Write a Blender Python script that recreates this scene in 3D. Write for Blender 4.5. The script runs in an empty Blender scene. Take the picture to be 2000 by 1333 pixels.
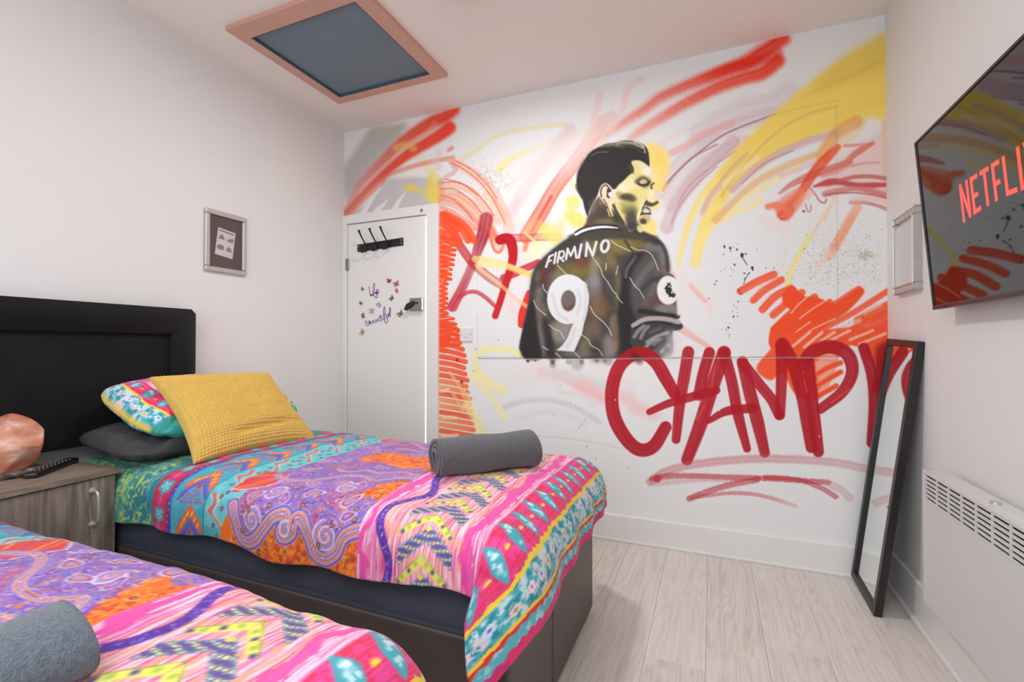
import bpy, bmesh, math, random
import numpy as np
from mathutils import Matrix, Vector

# ---------------------------------------------------------------- camera, daylight, exposure
scene = bpy.context.scene
C = scene.collection
H, YB, XL, XR, YF = 2.6725, 2.7473, -2.4843, .7644, -1.75        # ceiling height, back / left / right / front wall
CAM_Z, CAM_YAW, CAM_PITCH, FPX = 1.10, .3957, .0117, 932.25
cam_data = bpy.data.cameras.new('camera'); cam = bpy.data.objects.new('camera', cam_data); C.objects.link(cam)
cam.location = (0, 0, CAM_Z); cam.rotation_euler = (math.pi / 2 + CAM_PITCH, 0, CAM_YAW)
cam_data.sensor_width = 36; cam_data.lens = FPX * 36 / 2000; cam_data.clip_start = .02
scene.camera = cam
world = bpy.data.worlds.new('daylight'); scene.world = world; world.use_nodes = True
world.node_tree.nodes['Background'].inputs[0].default_value = (.86, .93, 1, 1)
world.node_tree.nodes['Background'].inputs[1].default_value = 1.0
def area(name, loc, rot, sx, sy, power, col):
    d = bpy.data.lights.new(name, 'AREA'); d.shape = 'RECTANGLE'; d.size = sx; d.size_y = sy; d.energy = power; d.color = col
    o = bpy.data.objects.new(name, d); C.objects.link(o); o.location = loc; o.rotation_euler = rot
    return o
WX0, WX1, WZ0, WZ1 = -2.35, .05, .75, 2.35                       # the window in the wall behind the camera
area('window_daylight', ((WX0 + WX1) / 2, YF + .02, (WZ0 + WZ1) / 2), (math.pi / 2, 0, 0), WX1 - WX0, WZ1 - WZ0, 17, (.91, .975, 1.04))
RX0, RX1, RY0, RY1 = -1.15, .55, -1.35, -.15                     # unseen ceiling opening behind the camera, added for soft top light
area('added_ceiling_light', ((RX0 + RX1) / 2, (RY0 + RY1) / 2, H + .03), (0, 0, 0), RX1 - RX0, RY1 - RY0, 33, (.91, .975, 1.04))
scene.view_settings.view_transform = 'Standard'; scene.view_settings.look = 'None'
scene.view_settings.gamma = 1; scene.view_settings.use_curve_mapping = False
scene.view_settings.exposure = .32
scene.cycles.use_denoising = True
scene.cycles.max_bounces = 8; scene.cycles.diffuse_bounces = 4

# ---------------------------------------------------------------- helpers
def lin(c):
    c = np.asarray(c, float) / 255.
    return np.where(c <= .04045, c / 12.92, ((c + .055) / 1.055) ** 2.4)
def mat(name, col, rough=.5, metal=0., spec=.5, vary=.06, vscale=8., stretch=(1, 1, 1), bump=0., bscale=200., attr=None, coat=0., sheen=0., emit=None, ramp=None, detail=4., gain=1., ior=None):
    m = bpy.data.materials.new(name); m.use_nodes = True
    N = m.node_tree.nodes; L = m.node_tree.links; b = N['Principled BSDF']
    b.inputs['Roughness'].default_value = rough; b.inputs['Metallic'].default_value = metal; b.inputs['Specular IOR Level'].default_value = spec
    b.inputs['Coat Weight'].default_value = coat; b.inputs['Sheen Weight'].default_value = sheen
    if ior: b.inputs['IOR'].default_value = ior
    tc = N.new('ShaderNodeTexCoord'); mp = N.new('ShaderNodeMapping'); mp.inputs['Scale'].default_value = stretch
    L.new(tc.outputs['Object'], mp.inputs['Vector'])
    nz = N.new('ShaderNodeTexNoise'); nz.inputs['Scale'].default_value = vscale; nz.inputs['Detail'].default_value = detail; L.new(mp.outputs[0], nz.inputs['Vector'])
    rgb = tuple(float(x) * gain for x in lin(col)) + (1,)
    cr = N.new('ShaderNodeValToRGB'); L.new(nz.outputs['Fac'], cr.inputs[0])
    if ramp:
        while len(cr.color_ramp.elements) < len(ramp): cr.color_ramp.elements.new(.5)
        for e, (p, k) in zip(cr.color_ramp.elements, ramp): e.position = p; e.color = tuple(float(x) for x in lin(k)) + (1,)
    else:
        cr.color_ramp.elements[0].position = .25; cr.color_ramp.elements[1].position = .75
        cr.color_ramp.elements[0].color = tuple(x * (1 - vary) for x in rgb[:3]) + (1,); cr.color_ramp.elements[1].color = tuple(min(1, x * (1 + vary)) for x in rgb[:3]) + (1,)
    out = cr.outputs[0]
    if attr:
        at = N.new('ShaderNodeAttribute'); at.attribute_name = attr
        g = N.new('ShaderNodeMapRange'); g.inputs['To Min'].default_value = 1 - vary; g.inputs['To Max'].default_value = 1 + vary; L.new(nz.outputs['Fac'], g.inputs['Value'])
        mx = N.new('ShaderNodeVectorMath'); mx.operation = 'SCALE'; L.new(at.outputs['Color'], mx.inputs[0]); L.new(g.outputs[0], mx.inputs['Scale']); out = mx.outputs[0]
    L.new(out, b.inputs['Base Color'])
    if bump:
        n2 = N.new('ShaderNodeTexNoise'); n2.inputs['Scale'].default_value = bscale; n2.inputs['Detail'].default_value = 3; L.new(mp.outputs[0], n2.inputs['Vector'])
        bp = N.new('ShaderNodeBump'); bp.inputs['Strength'].default_value = bump; bp.inputs['Distance'].default_value = .004; L.new(n2.outputs['Fac'], bp.inputs['Height']); L.new(bp.outputs[0], b.inputs['Normal'])
    if emit:
        b.inputs['Emission Color'].default_value = tuple(float(x) for x in lin(emit[0])) + (1,); b.inputs['Emission Strength'].default_value = emit[1]
    m['bsdf'] = b.name
    return m
WORLD = {}
def attach(o, parent):
    if parent is not None:
        o.parent = parent; o.matrix_parent_inverse = WORLD.get(parent.name, Matrix()).inverted()
    return o
def tag(o, label=None, cat=None, group=None, kind=None):
    for k, v in (('label', label), ('category', cat), ('group', group), ('kind', kind)):
        if v: o[k] = v
    return o
def thing(name, loc, label=None, cat=None, group=None, kind=None):
    o = bpy.data.objects.new(name, None); C.objects.link(o); o.location = loc; o.empty_display_size = .05
    WORLD[o.name] = Matrix.Translation(Vector(loc)); return tag(o, label, cat, group, kind)
def link(name, me, material, parent=None, label=None):
    if material is not None and not me.materials: me.materials.append(material)
    o = bpy.data.objects.new(name, me); C.objects.link(o); attach(o, parent)
    if label: o['label'] = label
    return o
def obj(name, bm, material, parent=None, label=None, bevel=0., seg=2, smooth=False, M=None):
    if bevel:
        es = [e for e in bm.edges if e.is_manifold and e.calc_face_angle(0) > .5]
        bmesh.ops.bevel(bm, geom=es, offset=bevel, segments=seg, profile=.5, affect='EDGES', clamp_overlap=True)
    if M is not None: bm.transform(M)
    bmesh.ops.recalc_face_normals(bm, faces=bm.faces[:])
    me = bpy.data.meshes.new(name); bm.to_mesh(me); bm.free()
    if smooth: me.shade_smooth()
    return link(name, me, material, parent, label)
def box(x0, x1, y0, y1, z0, z1, bm=None):
    bm = bm or bmesh.new()
    r = bmesh.ops.create_cube(bm, size=1)
    for v in r['verts']: v.co = Vector(((x0 + x1) / 2 + v.co.x * (x1 - x0), (y0 + y1) / 2 + v.co.y * (y1 - y0), (z0 + z1) / 2 + v.co.z * (z1 - z0)))
    return bm
def tube(pts, r, bm=None, n=10, caps=True):
    bm = bm or bmesh.new(); pts = [Vector(p) for p in pts]; rings = []
    rs = r if hasattr(r, '__len__') else [r] * len(pts); up = Vector((0, 0, 1))
    for i, p in enumerate(pts):
        d = (pts[min(i + 1, len(pts) - 1)] - pts[max(i - 1, 0)]).normalized()
        a = d.cross(up if abs(d.z) < .95 else Vector((1, 0, 0))).normalized(); b = d.cross(a)
        rings.append([bm.verts.new(p + (a * math.cos(k * 2 * math.pi / n) + b * math.sin(k * 2 * math.pi / n)) * rs[i]) for k in range(n)])
    for A, B in zip(rings, rings[1:]):
        for k in range(n): bm.faces.new((A[k], A[(k + 1) % n], B[(k + 1) % n], B[k]))
    if caps: bm.faces.new(rings[0]); bm.faces.new(rings[-1])
    return bm
def lathe(prof, n=32, bm=None, at=(0, 0, 0)):
    bm = bm or bmesh.new(); rings = []
    for r, z in prof: rings.append([bm.verts.new((at[0] + r * math.cos(k * 2 * math.pi / n), at[1] + r * math.sin(k * 2 * math.pi / n), at[2] + z)) for k in range(n)])
    for A, B in zip(rings, rings[1:]):
        for k in range(n): bm.faces.new((A[k], A[(k + 1) % n], B[(k + 1) % n], B[k]))
    bm.faces.new(rings[0]); bm.faces.new(rings[-1]); return bm
def prism(pts, d, M=None, bm=None):
    """outline in the local x-z plane, thickness d along local y"""
    bm = bm or bmesh.new()
    a = [bm.verts.new((x, 0, z)) for x, z in pts]; b = [bm.verts.new((x, d, z)) for x, z in pts]
    bm.faces.new(a); bm.faces.new(b[::-1]); k = len(pts)
    for i in range(k): bm.faces.new((a[i], b[i], b[(i + 1) % k], a[(i + 1) % k]))
    return bm
def mesh_arrays(name, V, F, col=None, smooth=True):
    """mesh from vertex and quad arrays, with an optional colour for each vertex"""
    me = bpy.data.meshes.new(name); nv, nf = len(V), len(F)
    me.vertices.add(nv); me.vertices.foreach_set('co', np.ascontiguousarray(V, np.float32).ravel())
    me.loops.add(nf * 4); me.loops.foreach_set('vertex_index', np.ascontiguousarray(F, np.int32).ravel())
    me.polygons.add(nf); me.polygons.foreach_set('loop_start', np.arange(0, nf * 4, 4, dtype=np.int32))
    me.update(calc_edges=True); me.validate()
    if col is not None:
        a = me.color_attributes.new('paint', 'FLOAT_COLOR', 'POINT')
        a.data.foreach_set('color', np.ascontiguousarray(np.concatenate([col, np.ones((nv, 1))], 1), np.float32).ravel())
    if smooth: me.shade_smooth()
    return me
def grid_faces(n, m, wrap=False):
    i, j = np.meshgrid(np.arange(n - 1), np.arange(m if wrap else m - 1), indexing='ij'); k = (j + 1) % m
    return np.stack([i * m + j, (i + 1) * m + j, (i + 1) * m + k, i * m + k], -1).reshape(-1, 4)
def to_sheet(P):
    """where a point of the room lies on the drawing sheet the mural was traced on"""
    F_ = np.array([-math.sin(CAM_YAW) * math.cos(CAM_PITCH), math.cos(CAM_YAW) * math.cos(CAM_PITCH), math.sin(CAM_PITCH)])
    R_ = np.array([math.cos(CAM_YAW), math.sin(CAM_YAW), 0]); U_ = np.cross(R_, F_)
    d = P - np.array([0, 0, CAM_Z]); z = d @ F_
    return 1000 + FPX * (d @ R_) / z, 666.5 - FPX * (d @ U_) / z
# ---------------------------------------------------------------- paint box (flat print worked out as colour arrays)
class Canvas:
    """A paint layer in drawing units; x runs right, y runs down."""
    def __init__(self, x0, y0, x1, y1, scale, base):
        self.o = np.array([x0, y0], float); self.s = scale
        self.w = int((x1 - x0) * scale); self.h = int((y1 - y0) * scale)
        self.c = np.empty((self.h, self.w, 3), np.float32); self.c[:] = np.array(base, np.float32) / 255.
        rng = np.random.default_rng(7)
        self.noise = rng.random((self.h, self.w), dtype=np.float32)
        self.low = fbm(self.h, self.w, 40 * scale, 4, 3)
        self.marks = {}
    def mix(self, x0, y0, m, col, a=1., mark=None):
        h, w = m.shape
        X0, Y0 = max(x0, 0), max(y0, 0); X1, Y1 = min(x0 + w, self.w), min(y0 + h, self.h)
        if X1 <= X0 or Y1 <= Y0: return
        m = m[Y0 - y0:Y1 - y0, X0 - x0:X1 - x0]
        sub = self.c[Y0:Y1, X0:X1]; col = np.asarray(col, np.float32)
        if col.ndim == 1: col = col / 255.
        else: col = col[Y0 - y0:Y1 - y0, X0 - x0:X1 - x0] / 255.
        mm = (m * a)[..., None]
        sub[:] = sub * (1 - mm) + col * mm
        if mark:
            k = self.marks.setdefault(mark, np.zeros((self.h, self.w), np.float32))
            k[Y0:Y1, X0:X1] = np.maximum(k[Y0:Y1, X0:X1], m)
    def stroke(self, pts, w, col, a=.9, soft=.25, streak=0., grain=0., fade=None, taper=None, col2=None, mark=None, curve=True, edge=0.):
        p = (np.array(pts, float) - self.o) * self.s
        p = catmull(p, 8) if curve and len(p) > 2 else p
        w = w * self.s; W = w if taper is None else w * max(taper)
        pad = W * (.5 + soft) + 3
        lo = np.floor(p.min(0) - pad).astype(int); hi = np.ceil(p.max(0) + pad).astype(int)
        lo = np.maximum(lo, 0); hi = np.minimum(hi, [self.w, self.h])
        if (hi <= lo).any(): return
        nx, ny = hi - lo
        best = np.full((ny, nx), 1e9, np.float32); lat = np.zeros((ny, nx), np.float32); par = np.zeros((ny, nx), np.float32)
        seg = np.linalg.norm(np.diff(p, axis=0), axis=1); L = max(seg.sum(), 1e-6); acc = 0.
        for i in range(len(p) - 1):
            a0, b0 = p[i], p[i + 1]
            if seg[i] < 1e-6: continue
            x0, y0 = np.maximum(np.floor(np.minimum(a0, b0) - pad).astype(int), lo) - lo
            x1, y1 = np.minimum(np.ceil(np.maximum(a0, b0) + pad).astype(int), hi) - lo
            if x1 <= x0 or y1 <= y0: acc += seg[i]; continue
            d = (b0 - a0) / seg[i]
            xx = np.arange(x0, x1, dtype=np.float32) + (lo[0] + .5 - a0[0]); yy = (np.arange(y0, y1, dtype=np.float32) + (lo[1] + .5 - a0[1]))[:, None]
            t = np.clip(xx * d[0] + yy * d[1], 0, seg[i]); q = yy * d[0] - xx * d[1]
            dd = np.hypot(xx - t * d[0], yy - t * d[1])
            bs = best[y0:y1, x0:x1]; k = dd < bs
            bs[k] = dd[k]; lat[y0:y1, x0:x1][k] = (np.broadcast_to(q, dd.shape))[k]; par[y0:y1, x0:x1][k] = ((acc + t) / L)[k]
            acc += seg[i]
        half = w * .5
        if taper is not None:
            tp = np.interp(par, np.linspace(0, 1, len(taper)), taper); half = half * tp
        if grain: best = best + (self.noise[lo[1]:hi[1], lo[0]:hi[0]] - .5) * grain * w
        e = np.maximum(soft * w * .8, .6 * self.s)
        m = np.clip((half + e * .5 - best) / e, 0, 1); m = m * m * (3 - 2 * m)
        if streak:
            rng = np.random.default_rng(int(abs(p[0, 0] * 13 + p[0, 1] * 7)) + 1)
            tab = rng.random(64); u = (lat / w + .5) * 14 + 20 + par * 1.5
            s1 = np.interp(u, np.arange(64), tab)
            m = m * (1 - streak * s1)
        if edge: m = m * (1 - edge * np.clip(1 - (best / np.maximum(half, 1e-6)) ** 2, 0, 1))
        if fade is not None: m = m * np.interp(par, np.linspace(0, 1, len(fade)), fade)
        if col2 is not None:
            t = par[..., None]; col = np.array(col, np.float32) * (1 - t) + np.array(col2, np.float32) * t
        self.mix(lo[0], lo[1], m.astype(np.float32), col, a, mark)
    def poly(self, pts, col, a=1., blur=1., curve=True, mark=None, rough=0.):
        p = (np.array(pts, float) - self.o) * self.s
        if curve: p = catmull(np.vstack([p[-1:], p, p[:2]]), 6, closed=True)
        b = max(blur * self.s, .7); pad = int(3 * b) + 2
        lo = np.floor(p.min(0)).astype(int) - pad; hi = np.ceil(p.max(0)).astype(int) + pad
        lo = np.maximum(lo, [-60, -60]); hi = np.minimum(hi, [self.w + 60, self.h + 60])
        nx, ny = hi - lo
        if nx <= 0 or ny <= 0: return
        m = fill(p - lo, nx, ny)
        if rough:
            yy = np.clip(np.arange(lo[1], hi[1]), 0, self.h - 1); xx = np.clip(np.arange(lo[0], hi[0]), 0, self.w - 1)
            n = self.low[np.ix_(yy, xx)]
            m = gauss(m, b); m = np.clip(m * (1 - rough + 2 * rough * n), 0, 1)
        else: m = gauss(m, b)
        self.mix(lo[0], lo[1], m, col, a, mark)
    def dot(self, x, y, r, col, a=1., soft=.3, ry=None, mark=None):
        ry = r if ry is None else ry
        x = (x - self.o[0]) * self.s; y = (y - self.o[1]) * self.s; r = r * self.s; ry = ry * self.s
        R = int(max(r, ry) * (1 + soft) + 3); x0, y0 = int(x) - R, int(y) - R
        yy, xx = np.mgrid[0:2 * R + 1, 0:2 * R + 1].astype(np.float32)
        d = np.hypot((xx + x0 + .5 - x) / r, (yy + y0 + .5 - y) / ry)
        e = max(soft, .7 / min(r, ry)) if min(r, ry) > 0 else 1
        m = np.clip((1 + e * .5 - d) / e, 0, 1); m = m * m * (3 - 2 * m)
        self.mix(x0, y0, m, col, a, mark)
    def sample(self, x, y, arr=None):
        arr = self.c if arr is None else arr
        u = np.clip((x - self.o[0]) * self.s - .5, 0, self.w - 1.001); v = np.clip((y - self.o[1]) * self.s - .5, 0, self.h - 1.001)
        i = u.astype(int); j = v.astype(int); fu = u - i; fv = v - j
        if arr.ndim == 3: fu = fu[..., None]; fv = fv[..., None]
        return (arr[j, i] * (1 - fu) + arr[j, i + 1] * fu) * (1 - fv) + (arr[j + 1, i] * (1 - fu) + arr[j + 1, i + 1] * fu) * fv

def catmull(p, n, closed=False):
    if not closed: p = np.vstack([2 * p[:1] - p[1:2], p, 2 * p[-1:] - p[-2:-1]])
    t = np.linspace(0, 1, n, endpoint=False)[:, None]; out = []
    for i in range(1, len(p) - 2):
        a, b, c, d = p[i - 1], p[i], p[i + 1], p[i + 2]
        out.append(.5 * (2 * b + (c - a) * t + (2 * a - 5 * b + 4 * c - d) * t ** 2 + (3 * b - a - 3 * c + d) * t ** 3))
    if not closed: out.append(p[-2:-1])
    return np.vstack(out)
def fill(p, nx, ny):
    m = np.zeros((ny, nx + 1), np.float32); q = np.roll(p, -1, 0)
    for sub in (.25, .75):
        ys = np.arange(ny) + sub
        for (x0, y0), (x1, y1) in zip(p, q):
            if y0 == y1: continue
            lo, hi = (y0, y1) if y0 < y1 else (y1, y0)
            j = np.arange(max(0, int(np.ceil(lo - sub))), min(ny, int(np.ceil(hi - sub))))
            if len(j) == 0: continue
            x = x0 + (j + sub - y0) * (x1 - x0) / (y1 - y0)
            i = np.clip(np.round(x), 0, nx).astype(int)
            np.add.at(m, (j, i), .5 if y1 > y0 else -.5)
    return np.clip(np.abs(np.cumsum(m, 1))[:, :nx], 0, 1)
def gauss(m, s):
    r = max(1, int(2.6 * s)); k = np.exp(-.5 * (np.arange(-r, r + 1) / s) ** 2); k = (k / k.sum()).astype(np.float32)
    out = np.zeros_like(m); P = np.pad(m, ((r, r), (0, 0)))
    for i, v in enumerate(k): out += v * P[i:i + m.shape[0]]
    P = np.pad(out, ((0, 0), (r, r))); out = np.zeros_like(m)
    for i, v in enumerate(k): out += v * P[:, i:i + m.shape[1]]
    return out
def fbm(h, w, cell, octv, seed):
    rng = np.random.default_rng(seed); out = np.zeros((h, w), np.float32); amp = 1.; tot = 0.
    for o in range(octv):
        gh, gw = int(h / cell) + 3, int(w / cell) + 3
        g = rng.random((gh, gw)).astype(np.float32)
        v = np.arange(h) / cell; u = np.arange(w) / cell
        j = v.astype(int); i = u.astype(int); fv = v - j; fu = u - i
        fv = (fv * fv * (3 - 2 * fv))[:, None].astype(np.float32); fu = (fu * fu * (3 - 2 * fu))[None].astype(np.float32)
        r0 = g[j]; r1 = g[j + 1]
        out += amp * ((r0[:, i] * (1 - fu) + r0[:, i + 1] * fu) * (1 - fv) + (r1[:, i] * (1 - fu) + r1[:, i + 1] * fu) * fv)
        tot += amp; amp *= .5; cell = max(cell * .5, 1.)
    return out / tot

# ---------------------------------------------------------------- the mural, drawn in its own sheet of drawing units
def sheet(ox, oy, s):
    """a corner of the drawing: text of 'x,y x,y' -> points on the sheet"""
    def f(txt):
        if not isinstance(txt, str): return [(ox + x / s, oy + y / s) for x, y in txt]
        return [(ox + float(a) / s, oy + float(b) / s) for a, b in (q.split(',') for q in txt.split())]
    return f
fA = sheet(660, 180, 4.76); fB = sheet(1040, 60, 3.92); fC = sheet(1380, 40, 3.3325); fD = sheet(1360, 400, 4.76)
fE = sheet(1150, 640, 3.333); fF = sheet(860, 640, 4.4425); fG = sheet(960, 240, 4.443); fH = sheet(960, 480, 4.443)
fI = sheet(660, 380, 4.443); fJ = sheet(660, 640, 5.127); fK = sheet(1110, 265, 6.665); fL = sheet(1010, 440, 4.762)
fM = sheet(860, 380, 4.4417); fN = sheet(1500, 180, 5.332)
RED = (236, 52, 28); ORANGE = (240, 78, 40); DRED = (172, 24, 36); YEL = (238, 208, 96); SALMON = (240, 150, 115); MAUVE = (196, 170, 178); PINK = (228, 170, 165)
DARK = (58, 55, 55)

def paint_mural():
    c = Canvas(650, 10, 1770, 1150, 1.5, (224, 223, 222))
    S = c.stroke; P = c.poly
    rng = np.random.default_rng(5)
    # ---- grey, yellow and red above the door
    P(fA('50,720 150,560 310,330 430,320 640,290 560,420 450,560 300,720 150,900 50,1010'), (176, 170, 167), .85, 5)
    P(fA('150,1140 260,1040 330,960 480,800 700,790 850,800 960,820 950,1030 600,1090'), (182, 177, 175), .8, 3)
    for q in ('235,1125 320,990 400,890', '360,1105 420,1050 460,1000', '530,1085 570,1010 625,940'): S(fA(q), 9, (224, 220, 217), .9, .4, taper=(1.2, .8, .2))
    P(fA('430,760 620,700 800,640 900,640 900,720 700,770 560,800'), (230, 222, 214), .7, 4)
    P(fA('600,910 690,850 740,890 800,930 830,840 840,760 900,750 955,840 955,1020 870,1040 820,975 740,925 660,925'), (226, 200, 92), .9, 3)
    S(fA('700,560 780,640 860,720 900,800'), 16, (226, 214, 160), .6, .8)
    S(fA('370,350 480,330 560,420'), 16, (196, 186, 150), .5, .9)
    S(fA('1085,165 1000,230 880,280 700,390 560,500 420,640 300,760 180,900 70,1110'), 20, RED, .97, .85, streak=.25, taper=(1., 1.25, 1.1, 1, .9, .8, .7, .7), col2=(196, 110, 100), fade=(1, 1, 1, .9, .8, .7, .6))
    S(fA('1040,330 980,380 850,460 650,580 450,740 250,930 80,1130'), 17, RED, .97, .75, streak=.2, taper=(1.4, 1.3, 1.2, 1, .8, .7, .7), col2=(205, 75, 62), fade=(1, 1, 1, 1, .9, .8))
    S(fA('900,300 800,400 680,470'), 12, (232, 150, 130), .5, .8)
    S(fA('540,520 640,490 700,520'), 14, (232, 180, 100), .7, .9)
    S(fA('420,820 330,900 200,1030 100,1150'), 13, (220, 120, 100), .8, .4, streak=.5)
    S(fA('400,820 500,760 700,690 900,640 1070,610'), 9, (214, 112, 92), .7, .7, streak=.4)
    S(fA('1030,540 1060,520'), 8, (226, 110, 90), .6, .9)
    S(fA('940,560 900,640 940,700'), 12, (222, 190, 185), .5, 1.)
    # ---- pale yellow and grey sweeps
    S(fA('1130,650 1300,530 1450,420 1650,360 1904,320 2100,300'), 9, (222, 212, 165), .7, .9)
    S(fA('1495,720 1600,630 1780,550 1900,500'), 11, (238, 222, 130), .75, .8, fade=(1, 1, .5, 0))
    S(fA('1540,890 1700,790 1850,680'), 4, (196, 200, 196), .6, .8)
    S(fG('80,430 200,300 420,200 700,100 900,60'), 7, (226, 218, 178), .5, .9)
    S(fA('1590,1160 1660,1030 1760,880 1880,700 1980,560 2150,340'), 20, (206, 186, 192), .75, .8, streak=.5)
    S(fG('200,760 330,540 560,260 700,60'), 20, (214, 198, 200), .6, .9, streak=.4)
    S(fG('150,560 300,400 420,320 640,220'), 8, (206, 208, 206), .5, .9)
    # ---- salmon arcs left
    for q, w, k, a in (('960,880 1100,870 1250,930 1400,1090 1480,1200', 12, SALMON, .75), ('1060,640 1250,740 1400,860 1520,1040 1610,1260', 13, (238, 160, 130), .75),
                       ('1110,700 1300,820 1430,980 1540,1200', 9, (244, 180, 150), .6), ('1060,660 1090,730 990,800 950,840', 7, (205, 110, 110), .6),
                       ('960,930 1130,960 1290,1100 1360,1180', 9, (234, 130, 95), .7), ('955,980 1100,1020 1250,1150 1330,1250', 8, (226, 100, 70), .7)):
        S(fA(q), w * 1.15, k, a * 1.1, .35, streak=.5, grain=.3, edge=.4)
    for q, w, k, a in (('0,10 150,40 300,170 400,300 480,420', 12, (240, 165, 120), .75), ('0,60 150,110 280,220 340,300', 10, (226, 120, 95), .7), ('0,110 120,160 220,230 300,300', 7, (236, 90, 55), .8),
                       ('160,0 330,110 440,250 520,470', 9, (238, 150, 115), .7), ('400,0 500,110 580,260 600,340', 14, (242, 180, 140), .7), ('470,40 550,170 560,320', 6, (230, 160, 130), .6)):
        S(fM(q), w * 1.15, k, a * 1.1, .3, streak=.5, grain=.25, edge=.4)
    for q in ('955,900 1080,905 1220,990 1330,1120', '960,960 1060,990 1180,1090 1260,1200', '1070,660 1200,740 1330,850 1450,1010 1560,1230', '1090,640 1240,720 1380,850 1480,990', '970,840 1100,840 1240,900 1370,1030 1450,1150', '1000,810 1150,850 1300,960'): S(fA(q), 2.6, (222, 96, 72), .7, .5, grain=.4)
    S(fM('430,360 470,480 520,500 560,420'), 6, (242, 110, 70), .8, .5)
    # ---- faint pink background left of the figure
    S(fM('640,660 680,420 640,300'), 50, (238, 205, 200), .5, .9); S(fM('820,480 860,400'), 40, (244, 228, 170), .55, .9)
    S(fM('560,880 640,980 700,1080'), 30, (236, 205, 202), .5, .9)
    # ---- red diagonals behind the head and up to the ceiling
    S(fG('300,990 420,800 560,560 720,350 860,160 960,0 1040,-60'), 27, (232, 72, 46), .97, .2, streak=.3, edge=.35, taper=(1, 1.05, 1, 1, .95, .9, .8), col2=(232, 140, 125), fade=(.7, 1, 1, 1, .9, .7, .4))
    S(fG('350,940 440,780 520,640'), 6, (222, 60, 40), .6, .5)
    S(fG('330,930 370,880 440,900'), 20, (242, 170, 110), .55, .9)
    S(fG('290,1100 310,1030'), 9, (236, 110, 85), .7, .8)
    S(fB('480,860 600,770 720,690 860,600 1000,500 1300,370 1600,255 1780,150 1920,60'), 22, (230, 130, 115), .95, .8, streak=.25, grain=.35, taper=(.5, .7, .8, .9, 1, 1.1, 1.3, 1.2), col2=(232, 40, 20), fade=(.45, .7, .85, .95, 1, 1, 1, 1))
    S(fB('760,820 900,720 1000,660 1200,540 1450,420 1620,360 1760,320 1880,230'), 22, (230, 120, 105), .95, .75, streak=.2, grain=.3, taper=(.7, .8, .9, 1, 1.1, 1.2, 1.2), col2=(234, 44, 22), fade=(.5, .7, .9, 1, 1, 1, 1))
    S(fB('1250,400 1500,290 1700,240 1880,170'), 20, (224, 36, 18), .85, .8, streak=.2, fade=(0, .8, 1, .6))
    for q in ('400,900 460,720 520,480', '600,760 690,600 740,430 830,370'): S(fB(q), 13, (230, 200, 195), .7, 1.)
    # ---- mauve arcs right of the head
    for q, w in (('980,1240 1100,1060 1250,900 1480,760 1850,640', 26), ('1060,1333 1170,1180 1300,1020 1460,930 1620,850', 26), ('1280,800 1450,690 1650,600 1850,560 1960,480', 40)):
        S(fB(q), w, (200, 172, 178), .75, .3, streak=.4, grain=.4, edge=.55)
    S(fB('990,1210 1100,1090 1280,930 1500,780 1860,640'), 3.5, (168, 118, 132), .85, .6)
    S(fB('1110,1333 1200,1190 1380,1040 1560,920'), 3, (190, 140, 150), .7, .6)
    S(fG('1520,910 1560,800 1640,650 1800,450 1955,290 2100,160'), 23, (196, 146, 154), .9, .2, streak=.45, grain=.3, edge=.5)
    S(fG('1560,880 1620,740 1760,560 1955,380'), 3, (186, 138, 148), .7, .6)
    S(fG('1490,590 1600,440 1750,300 1955,190'), 4, (176, 120, 132), .7, .6)
    S(fB('1060,940 1180,880 1300,800 1420,750 1530,710'), 14, (230, 165, 155), .7, .6, grain=.3, streak=.3)
    S(fB('940,900 1060,820 1180,760'), 6, (232, 205, 200), .6, .8)
    for q, w, k, a in (('1000,560 1150,420 1330,330', 60, (236, 214, 208), .5), ('300,500 420,380 640,300', 60, (232, 220, 216), .5), ('560,300 700,200 900,150', 50, (232, 216, 210), .5)): S(fG(q), w, k, a, 1.)
    # ---- the big yellow fan
    P(fC('-30,1250 30,1060 120,930 240,790 420,620 640,430 860,270 1040,170 1175,120 1190,620 1080,630 950,660 840,705 640,790 460,880 330,980 200,1080 90,1230 0,1400 -40,1400'), YEL, .95, 4)
    P(fC('700,400 900,230 1060,130 1180,90 1180,330 900,420 760,480'), (226, 196, 92), .8, 9)
    for q, w, k in (('430,620 650,560 850,520', 4, (206, 172, 92)), ('60,1200 200,1000 420,760 640,620 850,560', 5, (196, 150, 110)), ('500,720 700,640 860,580', 6, (246, 222, 110)), ('700,560 900,450 1160,330', 16, (240, 212, 96)), ('620,500 800,420 1150,260', 8, (214, 176, 80)), ('850,600 1000,560 1160,520', 18, (232, 196, 92))):
        S(fC(q), w, k, .38, .9, streak=.4)
    S(fC('-20,1230 40,1130 150,980 260,870'), 9, (214, 170, 150), .75, .6, streak=.4)
    S(fC('-40,1330 60,1130 180,1010 330,900'), 10, (238, 226, 205), .5, .7)
    for q, w in (('1620,1235 1650,1080 1720,850 1820,640 1955,490', 12), ('1740,1240 1790,1000 1880,800 1980,660', 9), ('1795,1240 1830,1060 1900,920 2020,760', 8)):
        S(fG(q), w, (244, 218, 120), .9, .4, streak=.3, fade=(.6, 1, 1, 1))
    S(fD('-10,560 40,300 110,130 200,0'), 12, (244, 222, 130), .9, .5, streak=.3); S(fD('60,330 150,190 330,80 520,20 600,-60'), 12, (244, 226, 150), .85, .6, streak=.4)
    S(fG('1830,780 1900,640 1980,560'), 11, (214, 180, 172), .6, .6)
    # ---- under the fan
    S(fC('170,1100 300,980 450,880 650,790 840,735'), 15, (204, 170, 180), .8, .6, streak=.4)
    S(fC('230,1060 380,930 560,850'), 3, (180, 140, 150), .7, .6)
    S(fC('60,1300 180,1180 330,1050 520,950 700,880'), 15, (226, 172, 108), .8, .6, streak=.5)
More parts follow.
